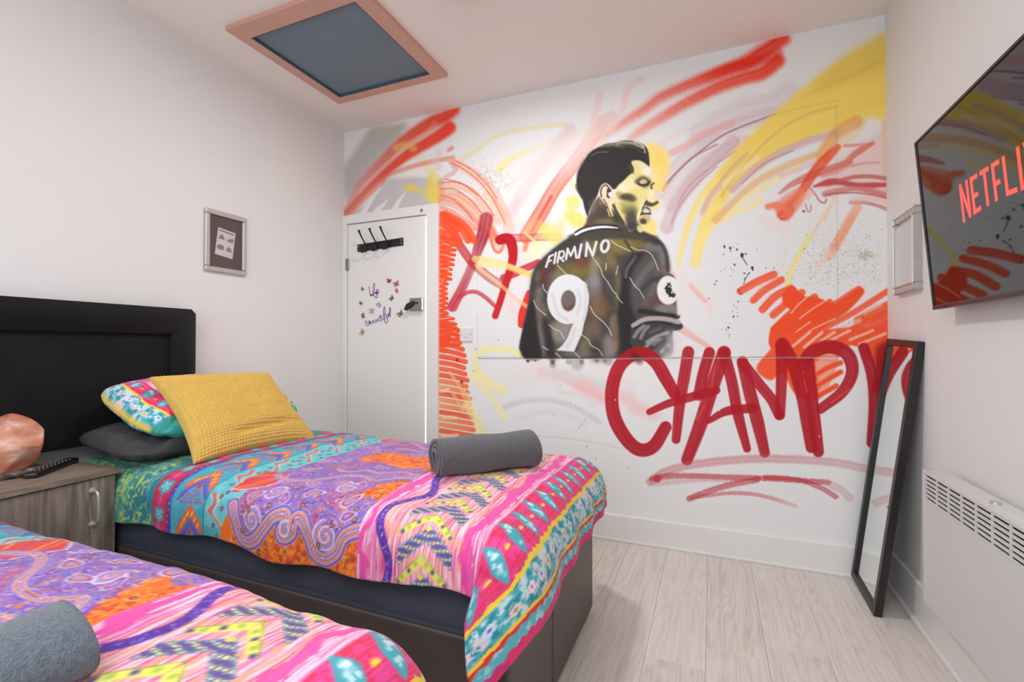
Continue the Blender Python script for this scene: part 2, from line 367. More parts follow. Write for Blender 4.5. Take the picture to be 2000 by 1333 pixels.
    S(fC('120,1300 260,1150 420,1060 600,960'), 10, (240, 224, 150), .7, .7)
    S(fC('480,1010 600,970 720,920'), 10, (216, 190, 196), .6, .7)
    P(fN('560,900 740,700 900,560 1100,480 1240,430 1250,1100 1000,1060 760,1040 600,1050'), (226, 178, 168), .55, 7, rough=.5)
    S(fN('1225,330 1235,600 1240,900 1240,1080'), 16, (226, 186, 150), .7, .8)
    S(fN('1000,300 900,430 820,500 740,600'), 16, (230, 206, 160), .7, .7)
    S(fN('560,660 640,540 720,430 820,360 920,310'), 25, (226, 160, 82), .85, .5, streak=.3)
    S(fN('170,1260 300,1120 400,960 480,840 580,720 660,640 730,570'), 21, (230, 84, 52), .95, .4, streak=.3, taper=(1.5, 1.2, .8, .9, 1, .9, .5))
    S(fN('0,1195 90,1180 180,1220 230,1270'), 12, (236, 120, 90), .85, .8)
    S(fN('100,1200 200,1120 330,1040'), 18, (238, 130, 95), .7, .7)
    S(fN('120,1055 250,960 400,890 520,840 720,770 820,730 900,650 1090,530'), 12, (204, 82, 66), .75, .6, streak=.4, taper=(.4, .9, 1.3, 1.2, 1, 1, 1, .6))
    S(fN('560,860 720,810 860,740'), 12, (214, 120, 105), .6, .7)
    S(fN('480,985 600,950 720,935 900,965 1080,970 1250,965'), 11, (186, 52, 60), .8, .6, taper=(.4, 1.3, 1, .8, 1, .6))
    S(fN('590,1065 740,1030 900,1000 1080,1030 1250,1085'), 12, (196, 100, 100), .8, .5, streak=.4)
    S(fN('600,1075 740,1055 900,1050 1080,1070 1250,1110'), 3, (170, 80, 88), .7, .6)
    S(fN('730,925 900,885 1080,880 1250,905'), 8, (186, 100, 100), .8, .6); S(fN('800,560 950,550 1080,545'), 6, (212, 120, 112), .6, .8); S(fN('880,770 1000,740 1150,735'), 5, (206, 130, 125), .5, .8)
    S(fN('860,1150 1000,1150 1130,1180 1250,1225'), 7, (192, 130, 125), .8, .6); S(fN('880,1130 1050,1110 1250,1150'), 12, (228, 190, 175), .6, .8)
    S(fN('440,1000 500,1080 540,1140 590,1155 605,1120'), 4, (190, 120, 135), .8, .5); S(fN('390,1170 410,1240 440,1240 445,1180'), 3, (190, 120, 150), .8, .5); c.dot(*fN('370,1243')[0], 2.6, (160, 70, 90))
    S(fN('300,1190 370,1110 440,1050'), 14, (236, 175, 150), .6, .7)
    S(fN('700,1080 640,1230 590,1333'), 5, (236, 200, 165), .7, .7)
    # ---- right middle: orange bar, yellow slash, specks and ink
    S(fD('1500,20 1440,120 1380,230 1300,370 1230,480'), 17, (240, 140, 92), .9, .35, streak=.4, grain=.25, fade=(.7, 1, 1, 1, .5))
    S(fD('1240,20 1160,140 1070,290'), 6, (236, 200, 170), .8, .6); S(fD('1050,300 1000,390 940,490 870,650 845,740'), 10, (236, 222, 130), .9, .5, streak=.3)
    S(fD('1230,420 1190,500 1160,560'), 12, (240, 200, 185), .5, .8)
    S(fD('-40,740 60,860 140,1000'), 14, (238, 206, 200), .5, .9); S(fD('620,140 720,200 820,220'), 20, (236, 210, 210), .6, .9)
    for k in range(700):
        x = rng.normal(1340, 290); y = rng.normal(430, 170) if k % 3 else rng.normal(640, 60)
        if x > 1800 or x < 560 or y < 150 or y > 860: continue
        c.dot(1360 + x / 4.76, 400 + y / 4.76, rng.uniform(.5, 1.5), (120, 112, 80) if k % 2 else (150, 138, 110), rng.uniform(.25, .75), .6, ry=rng.uniform(.4, 1.))
    for k in range(120):
        x = rng.normal(1560, 45); y = rng.normal(465, 28); c.dot(1360 + x / 4.76, 400 + y / 4.76, rng.uniform(.6, 1.8), (128, 112, 50), .55, .6, ry=.6)
    for k in range(260):
        x = rng.normal(1400, 110); y = rng.normal(800, 80); c.dot(660 + x / 4.76, 180 + y / 4.76, rng.uniform(.4, 1.1), (130, 125, 130), rng.uniform(.2, .7), .6)
    for k in range(200):
        x = rng.uniform(500, 1500); y = rng.uniform(650, 1250); c.dot(860 + x / 4.44, 380 + (y - 500) / 4.44, rng.uniform(.4, 1.), (120, 115, 115), rng.uniform(.1, .5), .6)
    # ---- orange scribble right
    P(fD('820,800 900,760 1000,850 1110,860 1240,910 1290,930 1500,780 1560,820 1420,980 1260,1090 1050,1250 960,1340 700,1340 690,1160 790,1060 870,990 800,900'), ORANGE, .97, 1.)
    for q, w in (('410,805 560,720 720,650', 15), ('530,890 640,790 790,700', 14), ('615,975 740,850 880,780', 15), ('715,1025 840,920 980,820', 15), ('720,1165 880,1010 1100,860', 14), ('740,1240 950,1080 1240,910', 14),
                 ('780,1300 1100,1060 1510,790', 15), ('1160,1160 1450,1010 1800,790', 12), ('1500,1080 1650,1000 1820,920', 17), ('1300,1290 1500,1130 1800,1000', 13), ('1480,1280 1640,1180 1820,1080', 15), ('1700,1330 1800,1270 1850,1250', 22)):
        S(fD(q), w, ORANGE, .95, .3, streak=.25, mark=None)
    P(fD('1580,1110 1680,1030 1820,980 1820,1160 1660,1180'), (236, 92, 58), .9, 3)
    for q in ('880,1010 950,930 1030,860', '960,1060 1080,970 1210,890', '830,1260 960,1160 1060,1090', '860,1290 1060,1170 1290,1060', '1010,1333 1160,1240 1310,1150', '620,740 560,800', '690,830 610,920'):
        S(fD(q), 2.6, (246, 190, 165), .85, .6)
    for q in ('1330,1170 1420,1110 1520,1080', '1560,1000 1700,930', '1400,1260 1500,1190 1600,1150', '1650,1230 1800,1180'): S(fD(q), 9, (232, 196, 185), .65, .7, grain=.5)
    P(fE('1190,60 1480,20 1960,0 1965,210 1850,240 1740,120 1640,160 1600,300 1520,450 1440,470 1340,430 1260,300 1180,345 1090,265 1190,130'), (240, 84, 46), .95, 1.5)
    for q in ('1330,120 1440,30', '1400,130 1520,30', '1480,110 1600,30', '1560,90 1700,20', '1700,80 1850,20', '1760,110 1930,40', '1480,290 1600,240', '1490,360 1620,300', '1500,420 1600,390'): S(fE(q), 5, (240, 200, 185), .85, .7, grain=.4)
    P(fE('1480,220 1560,170 1620,190 1640,260 1600,400 1520,450 1490,330'), (236, 214, 205), .55, 2)
    for q in ('1490,300 1560,260 1640,230', '1500,370 1570,330 1640,290', '1500,440 1560,410 1610,380'): S(fE(q), 10, ORANGE, .95, .5)
    INK = '260,390,10 262,405,5 315,405,11 318,430,6 378,418,9 425,468,16 422,485,9 460,460,8 385,365,4 252,463,5 355,558,8 357,568,5 320,590,4 345,607,4 520,588,13 525,608,8 450,640,6 440,636,5 490,636,7 476,655,6 455,685,7 447,700,5 440,730,4 400,800,5 410,825,7 420,775,4 388,790,4 390,900,5 388,910,4 350,940,4 370,960,4 335,995,4 345,1040,7 340,1050,4 385,1040,5 380,1005,4 310,1110,4 300,1145,8 292,1140,5 278,1165,5 306,1212,5 296,1230,4 188,710,6 172,742,7 225,617,3 263,602,3 563,420,4 645,590,5 720,590,5 793,132,6 115,875,5 160,1165,3 235,1160,3 315,665,4 342,396,4 335,628,3 420,905,2 478,900,3 1545,1045,5 1752,1235,5 1425,1100,4 1454,1210,4'
    for q in INK.split():
        x, y, r = map(float, q.split(',')); c.dot(1360 + x / 4.76, 400 + y / 4.76, r / 4.76, (50, 50, 52), .95, .4, ry=r / 4.76 * 1.15)
    S(fD('425,480 445,520 472,562'), 1.8, (55, 55, 58), .9, .5); S(fD('490,640 462,680 440,740'), 1.4, (70, 68, 70), .8, .5)
    for q in ('1080,390', '1040,500', '1130,655', '1205,698', '985,752', '1262,803', '1202,870', '1225,850', '1270,1035', '1632,1218', '1350,1140', '505,108', '290,380', '305,190'): c.dot(*fF(q)[0], 1.4, (110, 108, 110), .7)
    # ---- lettering left of the figure
    L = 'lettering'
    S(fM('30,220 110,340 170,440 260,580'), 15, (206, 70, 60), .75, .3, streak=.3)
    S(fM('150,420 260,570 330,640 440,730 560,800'), 17, (182, 72, 70), .95, .2, streak=.35, mark=L, edge=.45)
    S(fM('400,215 380,320 340,440 290,580 200,790 105,975'), 18, (150, 22, 36), .92, .35, streak=.3, taper=(1.5, 1.4, 1, .9, .95, 1.1), col2=(190, 30, 48), fade=(.8, 1, .8, .75, .9, 1), mark=L)
    S(fM('440,300 490,390'), 12, (226, 90, 60), .6, .8)
    S(fM('170,890 240,850 320,850 400,900 470,965'), 8, (198, 50, 60), .9, .4, streak=.4, mark=L)
    S(fM('540,375 700,378 850,372 1020,372'), 15, (192, 70, 66), .95, .2, streak=.3, edge=.45, fade=(1, .9, .8, .5), mark=L)
    S(fM('520,395 590,385 625,450 630,560 600,680 560,800 520,930 478,1055'), 16, (178, 16, 32), .96, .2, taper=(1.2, 1.3, 1.1, 1, .9, .8, .8, .8), col2=(204, 36, 42), mark=L)
    S(fM('550,725 640,690 720,650 850,595'), 14, (190, 34, 46), .92, .3, streak=.3, mark=L)
    S(fM('705,1130 710,1040 740,950 775,860'), 14, (226, 50, 40), .95, .25, mark=L)
    S(fM('300,560 450,580 600,630 780,700'), 13, (236, 214, 130), .8, .4, streak=.3); S(fM('330,610 480,610 560,620'), 12, (238, 222, 160), .8, .5)
    S(fM('330,640 450,730 560,820 650,900 760,980'), 8, (236, 196, 150), .75, .5, streak=.3)
    S(fM('580,620 660,650 770,690'), 8, (236, 200, 120), .9, .3); S(fM('730,330 800,390 850,430'), 5, (242, 220, 140), .8, .5)
    # ---- orange scribble down the door frame
    for q, w in (('0,175 90,215 180,290 240,395', 15), ('40,170 170,240 250,320 292,400', 14), ('0,250 90,300 160,400', 16), ('0,330 100,370 160,420', 15), ('60,230 150,300', 14)): S(fM(q), w, ORANGE, .96, .2, streak=.3)
    y = 385
    ext = [150, 152, 130, 122, 118, 112, 98, 92, 88, 60, 48, 58, 56, 58, 52, 60, 118, 130, 148, 150, 158, 160, 182, 190]
    k = 0
    while y < 1330:
        e = ext[min(k, 23)] + rng.uniform(-6, 6); S(fM([(-5, y - 6), (e * .6, y + 4), (e, y + 16)]), 6.6, ORANGE, .97, .2, streak=.15)
        S(fM([(e, y + 14), (e * .5, y + 24), (-5, y + 26)]), 4.2, ORANGE, .95, .25); y += 46 if k > 13 else 42; k += 1
    P(fM('0,360 60,370 50,700 0,740'), ORANGE, .7, 2.5)
    P(fM('0,1020 50,1040 60,1340 0,1340'), ORANGE, .6, 2.5)
    for q in ('10,760 30,735', '15,420 80,440', '15,520 90,540', '15,640 80,650', '12,1080 90,1070', '20,1205 100,1190', '15,1300 90,1316'): S(fM(q), 1.6, (248, 200, 170), .9, .6)
    y = 0; k = 0
    while y < 1130:
        e = np.interp(y, [0, 120, 300, 560, 800, 1060, 1130], [1195, 1225, 1265, 1290, 1340, 1370, 1360]) + rng.uniform(-14, 14)
        t = min(1, max(0, (y - 330) / 300)); col = np.array(ORANGE) * (1 - t) + np.array((238, 150, 92)) * t
        if k % 3 == 2 and t > .4: col = (236, 84, 46)
        S(fJ([(1025, y - 20), (1150, y), (e, y + 34)]), 9.5, tuple(col), .95, .2, streak=.2, col2=tuple(np.array(col) * .5 + np.array(ORANGE) * .5)); y += 62; k += 1
    for q in ('1040,640 1100,620', '1050,900 1180,905', '1045,1090 1200,1080'): S(fJ(q), 7, (240, 215, 180), .7, .7)
    for q in ('1120,450 1220,600 1300,800', '1150,660 1250,830'): S(fJ(q), 6, (240, 190, 140), .6, .5)
    for q in ('1195,328', '1240,545', '1290,640'): c.dot(*fJ(q)[0], 3.2, (190, 18, 24), .8)
    S(fJ('1290,780 1370,900 1450,1060 1480,1120'), 16, (240, 226, 150), .75, .7); S(fJ('1280,640 1380,860'), 9, (246, 236, 180), .5, .8)
    # ---- lower left sweeps
    S(fF('735,250 640,205 500,185 380,200 310,250 305,330 360,430 470,520 560,560'), 12, (240, 226, 142), .8, .6, streak=.3)
    S(fF('270,420 380,530 470,640 560,780'), 14, (240, 230, 160), .75, .6, streak=.3); S(fF('330,420 520,520'), 12, (242, 230, 170), .6, .8)
    S(fF('880,390 1050,420 1200,500 1400,610'), 20, (228, 176, 172), .7, .8, streak=.4); S(fF('700,420 900,380 1000,430'), 46, (228, 212, 212), .55, 1.)
    S(fF('560,690 700,645 850,630 1000,640 1200,710 1380,820'), 11, (204, 202, 204), .7, .7); S(fF('650,800 850,740 1050,740 1250,830'), 12, (214, 212, 212), .5, .9)
    S(fF('1000,400 1200,440 1400,500'), 22, (206, 206, 208), .55, .9); S(fF('1050,560 1250,600 1330,680'), 10, (214, 212, 212), .5, .9)
    S(fF('850,940 1100,965 1350,1000 1600,1060'), 2, (200, 198, 196), .7, .8)
    S(fE('-40,380 100,440 250,460 300,520 420,560'), 26, (234, 190, 186), .7, .9); S(fE('40,240 160,330 260,380'), 26, (226, 214, 214), .6, .9)
    S(fE('560,0 660,60 780,130'), 7, (232, 176, 168), .75, .6); S(fH('1540,230 1700,330 1850,480'), 9, (236, 180, 172), .7, .6); S(fH('1640,700 1760,790 1900,890'), 9, (234, 176, 168), .7, .6)
    # ---- yellow haze around the head
    for x, y, r, a in ((1130, 250, 110, .8), (1230, 260, 70, .5), (1190, 400, 110, .85), (1180, 640, 80, .8), (1230, 500, 60, .5), (1040, 170, 60, .5), (60, 870, 75, .8), (20, 1040, 70, .8), (110, 1100, 80, .8), (200, 1150, 60, .7), (1130, 900, 60, .7), (1060, 1180, 70, .85), (1100, 1260, 40, .6), (90, 640, 50, .4), (-260, 1250, 90, .7), (-100, 1180, 60, .5), (-160, 1330, 80, .7)):
        c.dot(1110 + x / 6.665, 265 + y / 6.665, r / 6.665 * 1.25, (246, 214, 112), a, .9)
    # ---- the player
    G = 'figure'
    P(fL('20,1150 45,1000 75,850 108,700 125,560 155,430 230,320 330,230 450,140 560,80 700,20 860,0 1000,-10 1090,40 1250,100 1340,170 1390,280 1405,430 1460,480 1490,600 1488,850 1440,1000 1445,1180 1300,1242 1000,1244 700,1244 300,1244 80,1244 70,1190'), (74, 69, 64), 1., 1., mark=G)
    P(fL('1420,880 1530,920 1530,965 1450,985 1410,960'), DARK, 1., 1., mark=G)
    rs = np.random.default_rng(21)
    tone = [(112, 98, 58), (86, 66, 62), (128, 118, 104), (96, 84, 52), (70, 62, 58), (104, 100, 98), (120, 92, 70)]
    for k in range(90):
        x = rs.uniform(180, 960); y = rs.uniform(120, 1220)
        top = np.interp(x, [180, 400, 700, 960], [420, 260, 120, 90])
        if y < top: continue
        t = tone[rs.integers(len(tone))]; t = tuple(v * 1.12 for v in t); r = rs.uniform(20, 52)
        c.dot(1010 + x / 4.762, 440 + y / 4.762, r / 4.762, t, .62, .9, ry=r / 4.762 * rs.uniform(1.2, 2.6))
    for x, y, rx, ry, t, a in ((560, 420, 170, 80, (122, 110, 58), .7), (960, 180, 110, 90, (140, 124, 62), .8), (1110, 200, 90, 60, (132, 116, 60), .7), (840, 330, 80, 120, (126, 116, 70), .6), (270, 480, 70, 110, (98, 52, 52), .8), (600, 330, 70, 70, (104, 58, 58), .6), (720, 560, 70, 140, (140, 140, 146), .6), (380, 500, 90, 70, (128, 124, 116), .6), (760, 760, 90, 130, (128, 96, 74), .7), (700, 1000, 80, 120, (130, 110, 92), .6), (640, 1130, 60, 70, (136, 130, 90), .6), (860, 1130, 70, 110, (150, 136, 134), .8), (200, 640, 40, 90, (118, 114, 108), .7), (230, 820, 50, 100, (120, 110, 96), .7), (410, 1000, 90, 110, (150, 146, 140), .8), (250, 1090, 30, 120, (128, 120, 118), .7), (580, 1200, 160, 30, (120, 116, 112), .7), (930, 640, 20, 180, (136, 130, 84), .7), (900, 960, 30, 160, (116, 92, 76), .6)):
        c.dot(1010 + x / 4.762, 440 + y / 4.762, rx / 4.762, t, a, 1., ry=ry / 4.762)
    P(fL('150,430 230,320 330,230 450,140 600,80 720,90 560,160 400,230 290,300 210,400 160,560 130,620'), (60, 56, 54), .9, 4)
    P(fL('150,690 108,760 75,900 30,1130 70,1240 222,1240 205,1080 180,900'), (46, 43, 43), 1., 2)
    P(fL('235,850 300,920 330,1060 360,1240 290,1240 255,1080'), (50, 48, 48), .95, 3)
    P(fL('140,560 120,700 160,690 180,600 300,520 330,480 220,520'), (70, 60, 58), .8, 4)
    P(fL('830,430 880,400 930,520 920,760 870,820 820,640'), (62, 60, 56), .8, 6)
    P(fL('980,470 1060,300 1190,240 1090,420 1060,560 1080,800 1110,900 1090,1010 1200,1180 1130,1243 970,1243 950,1000 930,860'), (46, 44, 45), 1., 4)
    P(fL('690,1040 780,1080 800,1240 690,1240'), (64, 60, 58), .8, 6)
    P(fL('1090,420 1200,300 1340,210 1390,330 1400,440 1320,500 1300,620 1330,740 1200,820 1090,800 1060,600'), (84, 81, 80), .95, 5)
    for q, w, t, a in (('1230,200 1330,220 1370,320 1380,420', 18, (128, 126, 126), .7), ('1110,560 1180,450 1260,360', 12, (112, 110, 108), .7), ('1150,620 1220,540 1300,500', 8, (60, 58, 58), .7), ('1200,720 1260,620 1290,560', 12, (110, 105, 104), .7), ('1230,700 1300,720 1340,760', 16, (104, 72, 70), .7), ('1330,790 1420,770 1480,800', 20, (140, 134, 132), .8), ('1300,430 1360,400 1390,380', 14, (110, 88, 84), .6), ('1010,480 1030,400 1100,300', 6, (110, 108, 112), .7), ('1000,140 1060,230 1090,300', 5, (60, 56, 50), .8), ('1260,120 1340,170 1390,280 1402,420', 7, (62, 60, 60), .85), ('1100,60 1200,100 1300,160', 12, (58, 56, 54), .9)): S(fL(q), w, t, a, .9)
    S(fL('1140,800 1280,820 1400,845 1490,850'), 10, (48, 46, 47), 1., .6, mark=G)
    P(fL('1075,940 1200,880 1420,870 1530,930 1450,975 1440,1200 1330,1210 1250,1160 1150,1235 1060,1100'), (66, 64, 64), 1., 2, mark=G)
    S(fL('1080,935 1180,880 1300,868 1420,880 1500,905'), 9, (180, 166, 164), .95, .5); S(fL('1090,960 1200,915 1320,905 1450,930'), 4, (48, 46, 48), .95, .5)
    P(fL('1425,935 1470,922 1530,935 1528,960 1480,976 1435,965'), (56, 54, 57), 1., .8, mark=G)
    for q, t in (('1090,1040 1130,980 1180,940', (150, 148, 146)), ('1150,1050 1180,990 1220,945', (140, 138, 136)), ('1210,1090 1290,1040 1400,1000', (168, 166, 164)), ('1200,1130 1260,1080 1310,1065', (160, 160, 158)), ('1270,1110 1340,1060', (130, 128, 128)), ('1240,1000 1330,960', (96, 94, 94)), ('1340,1180 1400,1120', (176, 174, 172))): S(fL(q), 7, t, .8, .9)
    P(fL('1400,1010 1470,1000 1480,1240 1300,1250 1370,1180 1400,1100'), (214, 209, 206), .85, 8)
    S(fL('1290,1180 1350,1120 1400,1160'), 10, (120, 118, 118), .6, 1.)
    # crest on the sleeve
    P(fL([(1405 + 104 * math.cos(t), 606 + 135 * math.sin(t)) for t in np.linspace(0, 2 * math.pi, 30, endpoint=False)]), (228, 226, 224), 1., .8, curve=False, mark=G)
    P(fL('1478,420 1600,420 1600,840 1482,840'), (226, 222, 218), .95, 1.5, curve=False)
    S(fL('1480,720 1485,800 1490,850'), 2, (120, 118, 118), .7, .6)
    P(fL('1392,535 1408,545 1418,533 1432,540 1422,556 1440,566 1428,580 1442,598 1436,612 1452,622 1456,640 1474,630 1472,662 1455,678 1440,668 1412,672 1406,640 1394,646 1388,626 1378,616 1384,600 1362,592 1380,582 1376,568 1394,566'), (52, 52, 54), 1., .5, curve=False)
    c.dot(*fL('1415,572')[0], 1.6, (226, 224, 222)); c.dot(*fL('1440,628')[0], 1.7, (226, 224, 222))
    # number and name on the shirt
    W9 = (220, 220, 220)
    th = np.linspace(0, 2 * math.pi, 36, endpoint=False)
    P(fL([(474 + 194 * math.cos(t), 690 + 232 * math.sin(t)) for t in th]), W9, 1., .7, curve=False)
    P(fL('560,480 640,540 668,650 655,800 640,860 622,920 605,1010 530,1180 365,1166 420,1120 470,1050 515,930 545,860 560,700'), W9, 1., .8, curve=False)
    P(fL([(478 + 68 * math.cos(t), 702 + 96 * math.sin(t)) for t in th]), (112, 100, 98), 1., .8, curve=False)
    P(fL('430,740 470,770 530,720 520,770 480,798 440,780'), (108, 60, 60), .9, 2)
    for q in ('330,640 380,820 470,880', '560,600 590,700 560,830', '640,560 640,760 620,880', '540,960 500,1080 460,1140'): S(fL(q), 6, (200, 200, 202), .6, .9)
    for q, w in (('303,292 270,390', 4.30), ('303,294 336,276', 3.61), ('290,342 318,328', 3.27), ('362,258 346,356', 4.30), ('396,248 376,348', 4.30), ('396,250 430,244 438,274 426,300 390,304', 3.61), ('400,304 432,336', 4.13), ('472,220 456,318', 4.47), ('472,222 500,286', 3.96), ('500,286 536,204', 3.96), ('536,204 552,304', 4.47), ('598,182 574,302', 4.99), ('652,166 640,288', 4.99), ('652,168 704,284', 4.99), ('704,284 738,158', 4.99)):
        S(fL(q), w, (214, 212, 212), 1., .25, curve=(q.count(' ') > 3))
    S(fL([(818 + 34 * math.cos(t) + 8 * math.sin(-t), 195 + 54 * math.sin(t)) for t in np.linspace(0, 2 * math.pi, 18)]), 5.6, (216, 214, 214), 1., .25)
    for q in ('372,372 420,420 470,466', '240,548 252,600 298,645', '152,700 190,770 268,838', '298,925 340,965 400,990 440,1060', '236,1130 290,1162', '700,300 770,390 800,470 850,540 890,610 920,640 940,680 980,725', '680,755 720,830 800,900 850,960 880,1025', '600,1020 660,1065 690,1120 760,1160 795,1215', '850,115 920,180 1060,245', '1060,205 1130,235 1180,235 1240,265 1280,330 1315,420', '1050,490 1090,560 1140,610 1180,680', '360,1190 410,1235', '540,1190 585,1235', '830,355 825,420', '940,380 920,460'):
        S(fL(q), 1.7, (216, 210, 200), .85, .5)
    # neck and collar
    P(fK('270,1040 300,950 370,830 440,790 520,920 620,1000 740,1130 860,1260 700,1260 480,1180 250,1200 200,1190 240,1120'), (92, 80, 68), 1., 1.5, mark=G)
    for x, y, rx, ry, t, a in ((330, 930, 50, 80, (120, 104, 92), .7), (430, 860, 40, 60, (138, 120, 96), .6), (300, 1090, 60, 50, (86, 66, 64), .7), (430, 1020, 90, 90, (74, 66, 58), .8), (520, 1120, 160, 40, (128, 118, 84), .6), (640, 1080, 70, 60, (60, 57, 52), .8)): c.dot(1110 + x / 6.665, 265 + y / 6.665, rx / 6.665, t, a, 1., ry=ry / 6.665)
    P(fK('90,1270 200,1200 350,1165 520,1160 700,1190 900,1280 1100,1300 1100,1340 60,1340'), (74, 68, 58), 1., 2, mark=G)
    S(fK('95,1262 200,1205 330,1180 480,1165 640,1180'), 4, (54, 52, 52), .95, .4)
    S(fK('100,1290 200,1238 330,1205 480,1192 640,1203'), 5.2, (226, 226, 228), 1., .3, taper=(1, 1, 1, .9, .4)); S(fK('110,1318 220,1262 350,1230 500,1218 700,1235'), 3.4, (50, 48, 48), .95, .4)
    # face
    SK = (226, 212, 150)
    P(fK('640,680 720,590 800,500 830,340 900,320 1000,360 1060,430 1090,540 1110,640 1075,700 1120,760 1168,850 1165,885 1090,925 1070,960 1080,1020 1060,1050 1080,1100 1020,1160 960,1250 930,1262 890,1220 800,1250 740,1160 600,960 590,850'), SK, 1., 1., mark=G)
    for x, y, rx, ry, t, a in ((960, 420, 110, 80, (234, 222, 190), .7), (1030, 470, 50, 60, (238, 230, 220), .8), (880, 460, 60, 90, (222, 206, 128), .7), (800, 640, 130, 70, (238, 226, 180), .7), (720, 690, 60, 40, (236, 228, 214), .7), (900, 750, 120, 70, (228, 210, 130), .7), (1080, 760, 40, 60, (240, 226, 200), .8), (780, 900, 110, 60, (176, 164, 96), .9), (800, 980, 110, 60, (128, 120, 72), .9), (820, 1090, 80, 110, (74, 72, 60), .95), (840, 1190, 90, 60, (64, 62, 58), .95), (760, 800, 100, 45, (76, 72, 62), .95), (830, 830, 60, 35, (80, 76, 66), .8), (660, 760, 40, 30, (150, 140, 100), .6)):
        c.dot(1110 + x / 6.665, 265 + y / 6.665, rx / 6.665, t, a, 1., ry=ry / 6.665)
    S(fK('610,860 650,960 700,1060 745,1145'), 5, (222, 210, 140), .95, .6, taper=(.6, 1, .9, .4)); S(fK('585,900 620,980 680,1080 720,1140'), 6, (66, 62, 54), .9, .6)
    P(fK('860,610 900,560 960,530 1020,545 1070,590 1062,640 1000,680 930,650'), (74, 70, 60), .85, 2.2); P(fK('930,600 970,570 1015,585 1018,615 980,630 935,625'), (206, 192, 124), 1., .9)
    S(fK('910,630 960,650 1030,640 1060,600'), 3.4, (44, 42, 42), .95, .4); S(fK('1085,690 1082,650 1110,625'), 4, (92, 84, 66), .95, .5)
    P(fK('985,870 1010,820 1040,860 1100,880 1165,850 1168,885 1090,925 1040,920 990,905'), (80, 76, 66), 1., 1.); S(fK('1030,825 1080,845 1110,850'), 5, (236, 222, 176), .9, .6)
    S(fK('1000,840 960,930 920,1010 905,1090'), 4, (238, 228, 190), .95, .5); S(fK('1010,860 980,920 960,960'), 3, (86, 80, 62), .8, .6)
    P(fK('950,1000 990,930 1060,950 1070,1020 1010,1030 945,1030'), (92, 84, 72), 1., .9); P(fK('970,985 1000,950 1050,970 1060,1000 1000,1010'), (214, 208, 206), 1., .8); S(fK('940,1035 1000,1020 1075,1025'), 2.2, (40, 38, 42), .95, .4)
    P(fK('920,1070 990,1040 1060,1050 1065,1100 1010,1160 930,1140'), (196, 176, 128), .9, 1.5); P(fK('935,1100 980,1080 1020,1110 1000,1155 945,1145'), (84, 68, 58), 1., 1.2); P(fK('900,1180 960,1170 990,1210 940,1262 900,1230'), (224, 206, 140), .9, 1.2)
    c.dot(*fK('990,1180')[0], 3.5, (240, 216, 130), .8, .8)
    # ear
    P(fK('400,780 410,700 440,640 490,622 540,660 575,720 595,790 595,880 550,910 500,910 450,860'), (226, 206, 172), 1., .9, mark=G)
    S(fK('432,800 425,720 455,660 500,650 530,690'), 2.6, (62, 58, 54), .95, .4); P(fK('505,700 545,690 560,730 520,760 545,810 520,815 490,775'), (60, 56, 52), .95, .8); S(fK('460,830 490,880 520,905'), 2.4, (84, 74, 64), .9, .5)
    S(fK('470,690 490,740 480,790'), 4, (240, 224, 200), .8, .6); c.dot(*fK('548,765')[0], 4, (246, 240, 228), .9, .6); S(fK('520,900 545,960 580,1050'), 5, (228, 214, 130), .95, .5, taper=(.5, 1, .4)); S(fK('510,960 540,1050'), 2, (226, 212, 140), .9, .5)
    # hair
    P(fK('255,1055 215,960 190,850 160,800 115,700 105,560 120,470 170,360 220,290 260,230 340,180 420,140 500,110 620,100 720,70 820,75 930,95 1000,140 1030,180 1050,260 1056,400 1010,370 940,330 860,325 820,350 850,420 850,470 790,520 720,590 660,640 620,690 580,700 540,650 490,622 440,640 405,700 380,780 330,860 280,960'), (52, 50, 49), 1., .8, mark=G)
    P(fK('480,120 620,95 720,70 820,75 930,100 1000,150 900,150 780,130 700,160 600,140 520,150'), (112, 106, 84), .8, 2)
    for q, w, t in (('640,110 720,90 860,110 960,160', 4, (176, 170, 146)), ('420,150 560,120 640,140', 2.4, (150, 144, 116)), ('300,260 400,220 520,215', 2.4, (112, 104, 70)), ('240,260 200,330 160,400 120,480 110,560', 2, (170, 168, 160)), ('860,80 940,110 990,170 1000,220', 3.6, (214, 208, 186)), ('1000,160 1020,230 1040,320', 3, (70, 64, 58)), ('720,140 860,160 960,220', 4, (70, 66, 60)), ('300,200 260,240 220,290', 2.4, (190, 190, 184)), ('800,400 830,440 840,480', 5, (86, 80, 60)), ('270,900 300,860 340,820', 6, (80, 68, 64))): S(fK(q), w, t, .8, .7)
    S(fK('100,640 110,700 170,800 190,830'), 3, (96, 92, 92), .8, .6)
    # below the panel joint: dark runs fading out
    for x, y, r, a in ((100, 1262, 16, .95), (170, 1258, 12, .7), (330, 1280, 20, .7), (330, 1300, 30, .3), (600, 1275, 22, .45), (480, 1270, 30, .3), (740, 1262, 20, .4), (560, 1290, 60, .25), (850, 1265, 40, .3)): c.dot(1010 + x / 4.762, 440 + y / 4.762, r / 4.762, (70, 66, 62), a, .9)
